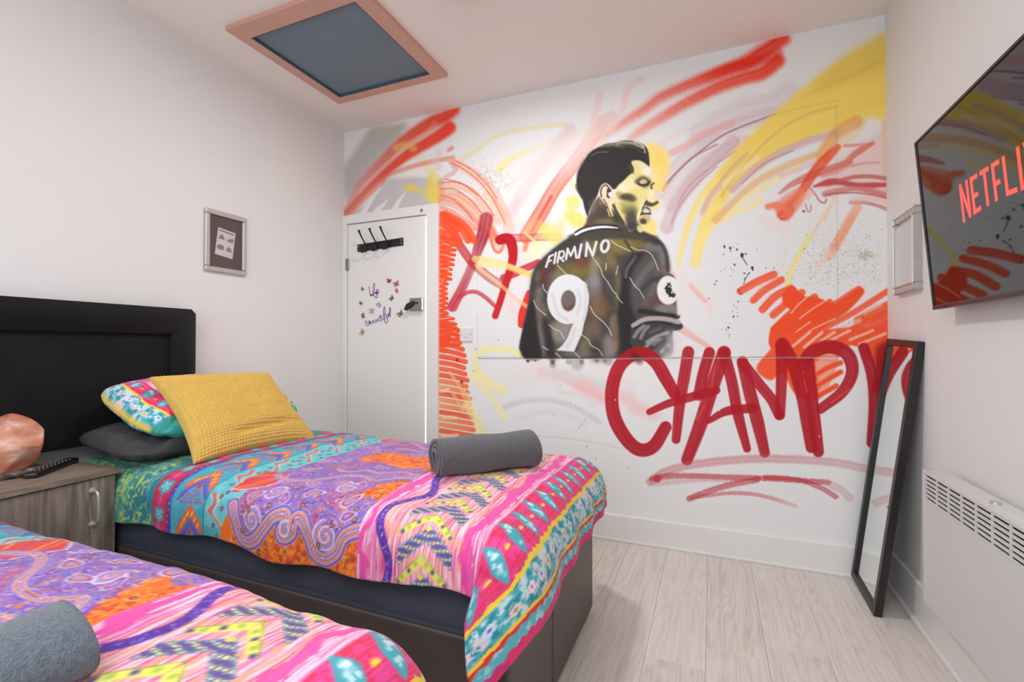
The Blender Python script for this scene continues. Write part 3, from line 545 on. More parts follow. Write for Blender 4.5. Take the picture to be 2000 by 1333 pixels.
    # ---- big lettering along the bottom
    for q, w, tp in (('555,425 500,330 440,230 360,170 270,185 190,270 150,420 165,580 235,715 325,795 420,775 500,650', 26, (.9, 1, 1, 1, 1, 1, 1.05, 1, 1, .9)),
                  ('648,160 625,300 595,480 568,730', 23, (1, 1, .9, .75)), ('395,550 520,495 680,450 830,410', 16, (.8, 1, 1.1, 1)), ('785,165 745,300 715,440', 22, (1, 1, 1)), ('880,165 800,400 720,650 640,860', 27, (1, 1, 1, .85)),
                  ('880,165 930,350 970,560 1030,790', 22, (1, 1, .95, .7)), ('780,610 900,545 1075,525', 18, (.6, 1, 1)), ('1000,225 1050,430 1100,620 1145,815', 25, (.9, 1, 1, .8)), ('1000,230 1110,370 1190,470 1240,570', 21, (1, 1, 1, 1)),
                  ('1250,115 1255,300 1245,570', 22, (1, 1, .9)), ('1260,110 1330,240 1390,440 1420,600 1450,780', 26, (1, 1, 1, 1, .9)), ('1430,220 1450,440 1475,650 1495,810', 24, (.9, 1, 1, .9)), ('1385,250 1440,170 1560,125 1680,170 1715,290 1650,420 1510,530', 24, (.9, 1.1, 1.1, 1.1, 1, .9, .8)),
                  ('1790,135 1840,300 1855,480 1840,750', 22, (1, 1, .9, .9)), ('1990,120 1925,250 1870,400', 30, (1, 1, .6))):
        S(fE(q), w, DRED, .96, .14, streak=.16, taper=tp, mark=L)
    P(fE('1870,140 1980,110 2000,330 1930,420 1880,420'), (168, 24, 34), .9, 4, mark=L)
    for q in ('800,390 815,290 825,250', '700,600 760,500', '1400,340 1420,420', '1580,490 1700,400', '700,470 740,480'): S(fE(q), 3, (226, 80, 66), .7, .7)
    S(fE('300,190 330,215'), 14, (70, 34, 38), .6, 1.)
    for q, w, t, a in (('400,1005 500,940 700,890 1000,860 1300,858 1600,880 1850,930 2000,960', 15, (190, 96, 104), .75), ('410,985 560,965 900,975 1200,985 1560,1010', 10, (180, 34, 46), .9), ('420,1010 700,985 1000,985', 14, (198, 110, 116), .5), ('1150,975 1350,990 1500,1040 1610,1105', 9, (182, 40, 50), .85), ('1550,1010 1640,1060 1700,1110', 14, (206, 140, 142), .6), ('655,1115 760,1075 900,1030 1100,990', 11, (184, 34, 46), .95), ('670,1110 900,1080 1060,1085 1200,1115 1350,1165', 7, (190, 60, 70), .8), ('1850,1140 1930,1150 2000,1190', 10, (206, 120, 124), .7)):
        S(fE(q), w, t, a, .25, streak=.3, grain=.3, edge=.4, fade=(1, 1, 1, .8, .4) if w in (15, 7) else None, mark=L)
    c.dot(*fE('445,985')[0], 8, (186, 60, 66), .8, .5)
    for q in ('173,472', '850,540', '1500,710'): c.dot(*fE(q)[0], 1.6, (236, 200, 195), .95)
    # joints between the boards
    S([(934, 701), (1150, 700.3), (1642, 697)], 1.6, (120, 112, 112), .8, .5); S([(934, 703), (1642, 699)], 1.2, (236, 230, 226), .6, .5)
    S([(1635, 205), (1637, 697)], 1.2, (190, 180, 170), .3, .5); S([(932, 620), (933, 700)], 1.2, (196, 190, 188), .6, .5)
    return c
def drape(s, t, B):
    """rest shape of a duvet: s runs head to foot, t from the near hem to the far hem (metres of cloth)"""
    ex = np.maximum(s - B['sf'], 0); en = np.maximum(B['tn'] - t, 0); ef = np.maximum(t - B['tf'], 0)
    ey = en + ef; sg = np.where(en > 0, -1., 1.)
    r = np.hypot(ex, ey); rr = np.maximum(r, 1e-9); cx = ex / rr; cy = ey / rr
    R = B['Rs'] * cy ** 2 + B['Rf'] * cx ** 2; R = np.maximum(R, .02)
    q = R * np.pi / 2; k = np.minimum(r, q); h = np.maximum(r - q, 0); fl = .04 + B.get('bulge', .08) * (2 * cx * cy) ** 2
    out = R * np.sin(k / R) + h * fl; drop = R * (1 - np.cos(k / R)) + h * np.sqrt(1 - fl ** 2)
    x = B['X0'] + np.minimum(s, B['sf']) + out * cx
    y = np.where(sg < 0, B['Yn'], B['Yf']) * (ey > 0) + (ey <= 0) * (B['Yn'] + (t - B['tn'])) + sg * out * cy
    u = np.clip((t - B['tn']) / (B['tf'] - B['tn']), 0, 1); v = np.clip(s / B['sf'], 0, 1)
    puff = B['puff'] * (4 * u * (1 - u)) ** .5 * (1 - .6 * v ** 3)
    ear = (2 * cx * cy) ** 1.5 * np.clip(h / .16, 0, 1); y = y + sg * .10 * ear; x = x - .075 * ear
    tuck = np.clip(1 - s / .75, 0, 1) ** .7 * np.clip((B['tn'] + .12 - t) / .16, 0, 1)
    y = y + .022 * tuck
    z = B['Z'] + puff - drop
    return np.stack([x, y, z], -1)
BED1 = dict(X0=-2.36, sf=1.81, tn=.247, tf=1.047, Yn=1.15, Yf=1.95, Rs=.085, Rf=.15, Z=.635, puff=.025, S=2.15, T=1.34)
# ---------------------------------------------------------------- printed bedding, drawn on a sheet in millimetres (x: head to foot, y: near hem to far hem)
def paint_duvet():
    c = Canvas(0, 0, 2190, 1340, .45, (40, 138, 150)); S = c.stroke; P = c.poly
    rng = np.random.default_rng(11); h, w = c.h, c.w
    sx = (np.arange(w) + .5) / c.s; ty = (np.arange(h) + .5) / c.s
    SX, TY = np.meshgrid(sx, ty)
    n1 = fbm(h, w, 60 * c.s, 4, 31); n2 = fbm(h, w, 110 * c.s, 3, 32); n3 = fbm(h, w, 18 * c.s, 3, 33)
    def region(mask, col): c.c[mask] = np.array(col, np.float32) / 255.
    def blend(mask, col, a=1.):
        m = (mask * a)[..., None].astype(np.float32); c.c[:] = c.c * (1 - m) + np.array(col, np.float32) / 255. * m
    mir = lambda t: np.where(t > 647, 1294 - t, t)
    TM = np.minimum(TY, 1294 - TY)
    wob = (n1 - .5) * 22
    # teal head end with yellow-green flowers
    z = SX < 540; blend(z * np.clip((n2 - .42) * 4, 0, 1), (70, 160, 150), .7); blend(z * np.clip((n1 - .55) * 5, 0, 1), (28, 110, 140), .6)
    for k in range(1500):
        x = rng.uniform(0, 470) if k % 4 else rng.uniform(0, 520); y = rng.uniform(0, 1340); a = rng.uniform(0, 6.28); l = rng.uniform(14, 44); q = a + rng.uniform(-1.2, 1.2)
        col = ((214, 222, 82), (196, 214, 96), (150, 200, 110), (224, 226, 110), (90, 176, 190))[k % 5]
        S([(x, y), (x + l * .5 * math.cos(a), y + l * .5 * math.sin(a)), (x + l * math.cos(q), y + l * math.sin(q))], rng.uniform(3, 8), col, .85, .4, taper=(.4, 1.2, .4))
    for k in range(240):
        x = rng.uniform(0, 480); y = rng.uniform(0, 1340)
        for q in range(5): c.dot(x + rng.uniform(-16, 16), y + rng.uniform(-16, 16), rng.uniform(3, 7), ((206, 220, 90), (168, 206, 96), (226, 226, 120))[q % 3], .8, .5)
    for k in range(26): y = rng.uniform(0, 1340); S([(500 + rng.uniform(-14, 14), y), (512, y + 30), (498, y + 60)], 2.6, (150, 215, 225), .8, .4)
    # red strip with stepped diamonds
    region((SX > 540) & (SX < 628), (222, 24, 58))
    k = 0; y = 36.
    while y < 1340:
        if k % 2 == 0:
            P([(546, y), (584, y - 30), (622, y), (584, y + 30)], (216, 46, 134), 1., 1., curve=False); S([(584, y - 9), (584, y + 9)], 5, (250, 190, 70), 1., .3)
        else:
            for dx, dy in ((0, 0), (-18, -8), (18, -8), (-16, 9), (16, 9), (0, -17), (0, 17)): c.dot(584 + dx, y + dy, 13, (62, 166, 176), 1., .25)
            for dx, dy in ((0, 0), (-14, -4), (12, -6), (-8, 9), (9, 8), (0, -13)): c.dot(584 + dx, y + dy, 5, (184, 224, 228), .95, .4)
        y += 46; k += 1
    # purple braid
    region((SX > 628) & (SX < 654), (92, 52, 164)); 
    for k in range(190): c.dot(641 + 7 * math.sin(k * 1.9), k * 7.1, rng.uniform(2, 3.6), ((206, 196, 236), (52, 34, 110), (150, 120, 210))[k % 3], .9, .4)
    # turquoise field with chevrons
    region((SX > 654) & (SX < 812), (66, 170, 192)); blend((SX > 654) & (SX < 812) & (n3 > .56), (90, 190, 206), .6)
    for k in range(-1, 10):
        a = 114 + 150 * k
        for off, wd, col in ((0, 30, (226, 96, 66)), (0, 22, (238, 108, 58)), (-34, 12, (84, 110, 200)), (-50, 9, (110, 80, 180))):
            S([(694 + off * .3, a - 72 + off), (748, a + off), (806 - off * .3, a - 72 + off)], wd, col, 1., .12, curve=False)
        for u in (.2, .5, .8): 
            for s_ in (-1, 1): S([(748 + s_ * 50 * u - 3, a - 64 * u - 6), (748 + s_ * 50 * u + 3, a - 64 * u + 6)], 7, (252, 206, 84), 1., .3)
        c.dot(748, a - 72, 9, (216, 40, 70), 1., .3)
        for r in range(6):
            for q in range(-r, r + 1): c.dot(748 + q * 11, a + 84 - r * 12, 4.2, ((222, 70, 110), (128, 84, 190))[(q + r) % 2], 1., .3)
    # piping
    for dx, col, wd in ((0, (16, 118, 136), 11), (-2, (60, 176, 190), 4)): S([(815 + dx, 0), (818 + dx, 400), (812 + dx, 900), (816 + dx, 1340)], wd, col, 1., .3)
    # turquoise paisley strip
    region((SX > 821) & (SX < 952 + wob), (94, 192, 206)); blend((SX > 821) & (SX < 952 + wob) & (n3 > .52), (120, 206, 214), .8); blend((SX > 821) & (SX < 940) & (TM < 62), (70, 150, 160), .6)
    for k in range(9):
        y = 60 + 150 * k
        for off, wd, col in ((0, 15, (236, 100, 56)), (12, 7, (120, 140, 220)), (20, 5, (206, 232, 150)), (28, 4, (244, 170, 110)), (-12, 5, (140, 220, 220))):
            S([(836 + off, y + 112), (858 + off * .7, y + 84), (846 + off, y + 54), (886 + off * .6, y + 26), (922, y - 14 + off)], wd, col, 1., .2)
        for dx, dy in ((40, 108), (66, 70), (34, 10), (90, 96), (100, 40), (54, -24)):
            c.dot(836 + dx, y + dy, 8, (70, 44, 60), 1., .2); c.dot(836 + dx, y + dy, 4.4, (240, 120, 84), 1., .3)
    # centre: purple ground, orange fields, nested scrolls
    zc = (SX > 952 + wob) & (SX < 1452)
    region(zc, (126, 78, 182)); blend(zc & (n1 > .55), (150, 110, 205), .7); blend(zc & (n2 > .58), (196, 70, 110), .55); blend(zc & (n1 < .4), (98, 96, 196), .5)
    warp = n2 * 13 + n1 * 4; fr = warp - np.floor(warp)
    for lo, hi, col in ((0, .12, (236, 196, 206)), (.2, .32, (240, 140, 74)), (.45, .54, (120, 150, 226)), (.7, .78, (212, 160, 214)), (.86, .92, (80, 50, 150))): blend(zc & (fr > lo) & (fr < hi), col, .75)
    sc = [(945, 150), (972, 108), (990, 66), (1020, 54), (1062, 78), (1098, 120), (1128, 150), (1158, 162), (1182, 150), (1164, 114), (1182, 102), (1212, 120), (1214, 156), (1248, 150), (1278, 108), (1296, 66), (1332, 54), (1374, 78), (1392, 114), (1404, 132), (1440, 150), (1490, 162)]
    flip = lambda L: [(x, 1294 - y) for x, y in L]
    def ground(poly):
        P(poly, (246, 112, 26), 1., 1.)
    def speck(x0, x1, y0, y1, n, poly=None):
        for k in range(n):
            x = rng.uniform(x0, x1); y = rng.uniform(y0, y1)
            i = min(max(int(y * c.s), 0), h - 1); j = min(max(int(x * c.s), 0), w - 1); p = c.c[i, j] * 255
            if not (p[0] > 215 and 70 < p[1] < 160 and p[2] < 70): continue
            a = rng.uniform(0, 6.28); l = rng.uniform(8, 20); col = ((250, 158, 44), (228, 64, 20), (252, 176, 70), (196, 48, 24), (248, 132, 34))[k % 5]
            S([(x, y), (x + l * math.cos(a), y + l * math.sin(a)), (x + l * math.cos(a + .9), y + l * math.sin(a + .9))], rng.uniform(2.5, 5), col, .85, .4)
            if k % 23 == 0: c.dot(x, y, 6, (80, 30, 30), 1., .3); c.dot(x, y, 3, (250, 170, 80), 1., .3)
            if k % 31 == 0: S([(x + 9 * math.cos(q), y + 9 * math.sin(q)) for q in np.linspace(0, 6.5, 9)], 2.4, (252, 190, 90), .9, .4)
    lower = sc + [(1490, -20), (950, -20)]
    ground(lower); ground(flip(lower))
    mid = [(1096, 600), (1150, 556), (1240, 572), (1330, 540), (1400, 556), (1460, 540), (1460, 754), (1400, 738), (1330, 754), (1240, 722), (1150, 738), (1096, 694)]
    ground(mid)
    for q in ([(1370, 250), (1420, 270), (1460, 250), (1460, 400), (1410, 400), (1380, 330)], [(1090, 660)]):
        if len(q) > 2: ground(q); ground(flip(q))
    P([(905, 190), (960, 222), (1010, 262), (1000, 330), (960, 350), (900, 330), (890, 250)], (232, 62, 50), 1., 1.); P(flip([(905, 190), (960, 222), (1010, 262), (1000, 330), (960, 350), (900, 330), (890, 250)]), (232, 62, 50), 1., 1.)
    for g in (lambda L: L, lambda L: [(x, 1294 - y) for x, y in L]):
        for q, col, wd in (([(905, 210), (950, 250), (990, 300)], (246, 170, 120), 5), ([(900, 250), (940, 290), (960, 340)], (190, 60, 130), 9), ([(930, 210), (980, 260), (1000, 320)], (240, 120, 60), 7), ([(895, 290), (930, 320)], (250, 200, 150), 4), ([(890, 200), (960, 215), (1020, 262), (1004, 336)], (240, 200, 206), 6)): S(g(q), wd, col, .95, .25)
    speck(950, 1480, 0, 170, 900); speck(950, 1480, 1120, 1340, 700); speck(1090, 1470, 530, 770, 520); speck(1360, 1470, 240, 420, 160); speck(1360, 1470, 870, 1060, 160)
    bands = ((50, (240, 206, 214)), (46, (110, 66, 176)), (36, (140, 160, 232)), (28, (240, 190, 196)), (24, (242, 138, 62)), (13, (196, 150, 214)), (9, (112, 84, 190)), (3.5, (244, 214, 206)))
    def scroll(path, f=1.):
        for wd, col in bands: S(path, wd * f, col, 1., .10 if wd > 10 else .2)
    def spiral(x, y, r, a0, turns, cols):
        for q, col in enumerate(cols):
            th = np.linspace(0, turns * 6.283, 40); rr = r * (1 - th / th[-1]) + 2 + q * 0
            S([(x + (k_ - q * 5) * math.cos(a0 + a_), y + (k_ - q * 5) * math.sin(a0 + a_)) for k_, a_ in zip(np.maximum(rr, q * 5), th)], 4.2, col, 1., .25)
    def drop(x, y, r, a, cols):
        for q, col in enumerate(cols):
            R = r * (1 - .2 * q); ca, sa = math.cos(a), math.sin(a); pts = []
            for th in np.linspace(0, 6.283, 16, endpoint=False):
                u = R * math.cos(th) * (1.5 if math.cos(th) > 0 else .8); v = R * .62 * math.sin(th) * (1 - .35 * math.cos(th)); pts.append((x + u * ca - v * sa, y + u * sa + v * ca))
            P(pts, col, 1., .8)
    LAV, BLU, OR, WH, PU, PK = (190, 150, 220), (126, 150, 230), (242, 132, 66), (244, 220, 222), (104, 62, 170), (214, 70, 120)
    for g in (lambda L: L, flip):
        scroll(g(sc))
        scroll(g([(952, 330), (1020, 300), (1100, 330), (1180, 392), (1270, 400), (1340, 370), (1400, 430), (1460, 450)]), .62)
        scroll(g([(1100, 470), (1160, 440), (1230, 470), (1300, 452), (1380, 480), (1452, 470)]), .5)
        for x, y, r, a in ((1040, 128, 38, 0), (1334, 118, 46, 2), (1182, 124, 22, 1), (1070, 230, 34, 4), (1290, 300, 36, 1)):
            (x2, y2), = g([(x, y)]); spiral(x2, y2, r, a, 2.2, (WH, LAV, BLU, OR))
        for x, y, r, a in ((1010, 190, 26, .7), (1130, 205, 24, 2.2), (1205, 240, 30, .4), (1360, 230, 34, 1.2), (1150, 300, 30, 2.8), (1240, 330, 26, .2), (1010, 420, 28, 1.), (1330, 320, 24, 2.), (1390, 180, 24, .3), (985, 520, 30, .5), (1060, 560, 26, 2.), (1250, 520, 24, 0)):
            (x2, y2), = g([(x, y)]); drop(x2, y2, r, a, (WH, PU, OR if r > 25 else PK, LAV, BLU)); 
        for x, y in ((1000, 84), (1020, 150), (1094, 176), (1310, 90), (1350, 150), (1410, 205), (1425, 175), (1130, 262), (1220, 190)):
            (x2, y2), = g([(x, y)]); c.dot(x2, y2, 8, (90, 40, 50), 1., .2); c.dot(x2, y2, 4.6, (232, 150, 80), 1., .3)
    # pink field
    zp = (SX > 1452 + wob * .3) & (SX < 1840)
    rr = np.random.default_rng(3)
    st = fbm(int(h), int(w * 1), 5, 2, 40)
    gx = rr.random((h // 30 + 3, w)).astype(np.float32); yy = np.arange(h) / 30.; j = yy.astype(int); f = (yy - j)[:, None]; st = gx[j] * (1 - f) + gx[j + 1] * f
    region(zp, (242, 124, 184)); blend(zp & (st > .42), (250, 184, 212), .9); blend(zp & (st > .68), (252, 222, 232), .9); blend(zp & (st < .2), (232, 62, 140), .8)
    zo = zp & (np.abs(SX - 1650) < 130); blend(zo & (st > .34) & (st < .6), (250, 166, 110), .75)
    for x0, wd in ((1474, 20), (1800, 34)): blend(zp & (np.abs(SX - x0 - (n1 - .5) * 60) < wd * .5), (240, 70, 164), .85)
    path = [(1532 + 26 * math.sin(t / 46.), t) for t in range(-10, 1360, 14)]
    S(path, 26, (96, 48, 168), 1., .15)
    for t in range(0, 1340, 6): c.dot(1532 + 26 * math.sin(t / 46.) + rng.uniform(-9, 9), t, rng.uniform(2, 3.6), ((206, 190, 238), (60, 30, 130), (150, 110, 210))[rng.integers(3)], .95, .4)
    for k in range(-1, 12):
        a = 110 + 130 * k                                                  # yellow chevron with diamonds
        P([(1578, a - 74), (1660, a + 6), (1662, a - 28), (1592, a - 84)], (240, 234, 104), 1., .7, curve=False); P([(1664, a + 6), (1742, a - 72), (1726, a - 84), (1662, a - 28)], (240, 234, 104), 1., .7, curve=False)
        for s_ in (-1, 1):
            S([(1661, a + 4), (1661 + s_ * 82, a - 74)], 2, (90, 110, 60), .8, .3)
            for u, col in ((.22, (170, 200, 70)), (.48, (92, 66, 150)), (.76, (170, 200, 70)), (.95, (92, 66, 150))):
                x, y = 1661 + s_ * 74 * u, a - 10 - 68 * u; P([(x - 7, y), (x, y - 9), (x + 7, y), (x, y + 9)], col, 1., .6, curve=False)
        b = 184 + 130 * k                                                  # chequered chevron
        for q in range(-7, 8):
            for r in range(4):
                x, y = 1668 + q * 11, b - abs(q) * 9 - r * 11
                c.dot(x, y, 6.4, (96, 84, 150), 1., .1); 
                if (q + r) % 2 == 0: c.dot(x, y, 4.2, (222, 232, 150), 1., .2); 
                if r in (0, 3): c.dot(x, y + (4 if r == 0 else -4), 3.4, (84, 178, 190), .9, .3)
        c.dot(1662, a - 58, 8, (250, 214, 80), 1., .3)
        for q in (-2, -1, 1, 2): c.dot(1662 + q * 11, a - 62 - abs(q) * 9, 4, (110, 120, 200), 1., .3)
    # crimson border with turquoise lozenges
    zb = (SX > 1838) & (SX < 1956); region(zb, (240, 58, 134)); blend(zb & ((np.floor(SX / 5) % 2) == 0) & (n3 > .42), (228, 34, 74), .85); blend(zb & (n1 > .6), (244, 80, 170), .6)
    for k in range(15):
        y = 58 + 92 * k
        P([(1834, y + 10), (1858, y + 20), (1880, y + 26), (1930, y + 4), (1946, y - 14), (1924, y - 20), (1890, y - 24), (1858, y - 6)], (66, 172, 186), 1., .9)
        for q in range(16):
            u = rng.uniform(-.8, .8); c.dot(1890 + 44 * u, y + 2 - 12 * u + rng.uniform(-14, 14) * (1 - abs(u)), rng.uniform(4, 7), ((200, 232, 236), (140, 206, 214), (232, 236, 246))[q % 3], .9, .4)
        c.dot(1896, y + 46, 8, (250, 214, 70), 1., .25, ry=10)
        for q in range(4): S([(1846 + q * 28, y + 24), (1846 + q * 28, y + 66)], 4, (222, 30, 62), .8, .3)
    # yellow edge, flowered teal, yellow edge, red teeth, turquoise, pink hem
    jag = (n3 - .5) * 16
    region((SX > 1954 + jag) & (SX < 1970 + jag), (250, 208, 52))
    zt = (SX > 1970 + jag * .5) & (SX < 2060); region(zt, (74, 176, 186)); blend(zt & (n3 > .56), (206, 228, 232), .9); blend(zt & (n3 < .38), (24, 130, 148), .8); blend(zt & (n1 > .58) & (n3 > .5), (240, 200, 214), .8)
    for k in range(260): x = rng.uniform(1974, 2056); y = rng.uniform(0, 1340); a = rng.uniform(0, 6.28); S([(x, y), (x + 12 * math.cos(a), y + 12 * math.sin(a))], 4, ((232, 240, 244), (30, 140, 156), (244, 214, 220), (140, 170, 226), (150, 212, 216))[k % 5], .9, .4)
    for k in range(24):
        x = 2014 + rng.uniform(-18, 18); y = 26 + 56 * k
        for q in range(6): c.dot(x + 11 * math.cos(q * 1.047), y + 11 * math.sin(q * 1.047), 6, ((240, 220, 232), (214, 226, 246), (244, 210, 190))[k % 3], 1., .4)
        c.dot(x, y, 4.5, ((220, 60, 110), (90, 90, 190), (200, 120, 70))[k % 3], 1., .3)
    region((SX > 2058 + jag * .5) & (SX < 2070 + jag * .5), (250, 210, 58))
    tooth = 8 * np.abs(((TY / 34.) % 1) * 2 - 1)
    region((SX > 2070 + jag * .5) & (SX < 2086 + tooth), (226, 44, 44)); region((SX > 2080 + tooth) & (SX < 2116 + tooth), (86, 182, 194)); blend((SX > 2080 + tooth) & (SX < 2116 + tooth) & (n3 > .55), (196, 226, 230), .7)
    region(SX > 2112 + tooth * 1.4, (230, 44, 112)); blend((SX > 2112 + tooth * 1.4) & (n3 > .55), (196, 30, 110), .6)
    return c

def duvet_mesh(name, B, cv, seed, step=.0042):
    ns, nt = int(B['S'] / step), int(B['T'] / step)
    s = np.linspace(0, B['S'], ns); t = np.linspace(.03, B['T'], nt); Sg, Tg = np.meshgrid(s, t, indexing='ij')
    n1 = fbm(ns, nt, .34 / step, 3, seed) - .5; n2 = fbm(ns, nt, .11 / step, 3, seed + 1) - .5; n3 = fbm(ns, nt, .05 / step, 2, seed + 2) - .5
    ey = np.maximum(B['tn'] - Tg, 0) + np.maximum(Tg - B['tf'], 0); ex = np.maximum(Sg - B['sf'], 0)
    k = 1 + .05 * np.sin(Sg * 7.3 + seed) + .04 * np.sin(Sg * 15.1 + 2 * seed)
    Tm = np.where(Tg < B['tn'], B['tn'] - (B['tn'] - Tg) * k, np.where(Tg > B['tf'], B['tf'] + (Tg - B['tf']) * k, Tg))
    kx = 1 - .22 * np.clip((Tg - .3) / .6, 0, 1) + .05 * np.sin(Tg * 6.1 + seed * 1.7)
    Sm = np.where(Sg > B['sf'], B['sf'] + (Sg - B['sf']) * (1 + (kx - 1) * np.clip((Sg - B['sf']) / .3, 0, 1)), Sg)
    P = drape(Sm, Tm, B)
    d1 = np.gradient(P, axis=0); d2 = np.gradient(P, axis=1); N = np.cross(d1, d2); N /= np.maximum(np.linalg.norm(N, axis=-1, keepdims=True), 1e-9)
    hang = np.clip((np.hypot(ex, ey) - .08) / .2, 0, 1)
    ripple = hang * (.006 * np.sin(Tg * 2 * np.pi / .21 + seed + 5 * n1) * (ex > ey) + .007 * np.sin(Sg * 2 * np.pi / .26 + seed + 6 * n1) * (ey >= ex))
    flat = np.clip(1 - hang, .35, 1)
    amp = (.030 * n1 + .018 * n2 * (.6 + 1.2 * np.abs(n1)) + .005 * n3) * flat
    P = P + N * (amp + ripple + .004)[..., None]
    col = lin(255 * cv.sample(Sg * 1000, Tg * 1000)) * B.get('gain', .88)
    V = P.reshape(-1, 3); Cc = col.reshape(-1, 3); F = grid_faces(ns, nt)
    # turned hem: near, far and foot edge folded inwards
    loop = np.concatenate([np.arange(ns) * nt, (ns - 1) * nt + np.arange(1, nt), (np.arange(ns - 2, -1, -1)) * nt + nt - 1])
    Nf = N.reshape(-1, 3)[loop]; base = V[loop]; cur = loop
    for dd, dz in ((.010, -.006), (.022, .002), (.026, .03)):
        ring = base - Nf * dd; ring = ring + np.array([0, 0, dz]); start = len(V)
        V = np.vstack([V, ring]); Cc = np.vstack([Cc, Cc[loop]]); nxt = start + np.arange(len(loop))
        F = np.vstack([F, np.stack([cur[:-1], nxt[:-1], nxt[1:], cur[1:]], -1)]); cur = nxt
    return mesh_arrays(name, V, F, Cc)
# ---------------------------------------------------------------- materials
M_WALL = mat('white_emulsion', (229, 227, 225), .85, vary=.012, vscale=3, bump=.06, bscale=120)
M_CEIL = mat('ceiling_emulsion', (242, 234, 229), .9, vary=.01, vscale=3, bump=.05, bscale=90)
M_GLOSS = mat('white_gloss_paint', (234, 231, 228), .35, vary=.015, vscale=6, bump=.03, bscale=40)
M_PLASTIC = mat('white_plastic', (228, 224, 222), .35, vary=.01)
M_HEATER = mat('heater_enamel', (208, 207, 205), .35, vary=.01)
M_MURAL = mat('spray_paint_on_plaster', (255, 255, 255), .8, spec=.25, attr='paint', vary=.05, vscale=260, detail=2, bump=.05, bscale=160)
M_BLACK = mat('black_painted_metal', (26, 25, 26), .45, metal=.2, vary=.1)
M_STEEL = mat('brushed_steel', (150, 148, 146), .35, metal=.9, vary=.06, vscale=40, stretch=(1, 1, 12))
M_SILVER = mat('silver_frame', (196, 192, 188), .38, metal=.55, vary=.05, vscale=30)
M_DARKCARD = mat('dark_card', (92, 82, 80), .6, vary=.05)
M_PAPER = mat('white_paper', (214, 208, 206), .7, vary=.03)
M_PRINT = mat('grey_print', (140, 132, 134), .7, vary=.25, vscale=90)
M_VELVET = mat('black_velvet', (16, 15, 16), .9, spec=.3, vary=.5, vscale=6, sheen=.08, bump=.15, bscale=60)
M_LEATHER = mat('dark_brown_faux_leather', (78, 69, 65), .42, vary=.08, vscale=14, bump=.12, bscale=260)
M_SHEET = mat('navy_cotton_sheet', (66, 70, 84), .85, vary=.10, vscale=10, bump=.2, bscale=30)
M_DUVET = mat('printed_cotton', (255, 255, 255), .75, attr='paint', vary=.05, vscale=120, bump=.12, bscale=90, sheen=.1)
M_CHAR = mat('charcoal_cotton', (58, 55, 58), .85, vary=.15, vscale=9, bump=.2, bscale=40)
M_YELLOW = mat('mustard_waffle_cotton', (216, 176, 84), .9, vary=.08, vscale=60, bump=.15, bscale=300, sheen=.2)
M_TERRY = mat('charcoal_terry', (84, 83, 87), .95, vary=.30, vscale=170, detail=6, bump=1., bscale=330, sheen=.3)
M_TERRY2 = mat('blue_grey_terry', (94, 104, 114), .95, vary=.30, vscale=170, detail=6, bump=1., bscale=330, sheen=.3)
M_SALMON = mat('salmon_painted_wood', (206, 160, 142), .5, vary=.03)
M_BLUE = mat('grey_blue_blind', (112, 128, 140), .7, vary=.05, vscale=5)
M_BLUEEDGE = mat('dark_blue_reveal', (62, 86, 104), .6, vary=.05)
M_SCREEN = mat('black_glass', (7, 7, 8), .03, spec=.5, vary=.02, ior=1.62)
M_BEZEL = mat('black_plastic', (30, 28, 28), .3, vary=.08)
M_LOGO = mat('lit_red_letters', (120, 20, 20), .3, emit=((250, 78, 64), .95))
M_MIRROR = mat('mirror_silver', (235, 238, 236), .015, metal=1., vary=.005)
M_FRAMEWOOD = mat('black_stained_wood', (30, 28, 28), .38, vary=.2, vscale=30, stretch=(1, 1, .1))
M_SLOT = mat('dark_inside', (30, 28, 28), .8, vary=.05)
M_RUBBER = mat('remote_buttons', (96, 94, 96), .6, vary=.1)
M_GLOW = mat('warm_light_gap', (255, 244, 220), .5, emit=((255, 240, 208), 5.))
M_BARK = mat('dark_mineral_foot', (60, 50, 46), .7, vary=.5, vscale=40, ramp=((.35, (40, 34, 32)), (.6, (120, 104, 92)), (.7, (190, 170, 150))))
M_ROCK = mat('pink_rock_salt', (222, 142, 112), .45, vscale=11, stretch=(1, 1, 2.0), bump=.6, bscale=38, ramp=((.3, (176, 92, 66)), (.44, (204, 128, 100)), (.56, (214, 156, 134)), (.7, (232, 204, 190))))
rb = M_ROCK.node_tree.nodes['Principled BSDF']; rb.inputs['Subsurface Weight'].default_value = .35; rb.inputs['Subsurface Radius'].default_value = (.05, .02, .01)
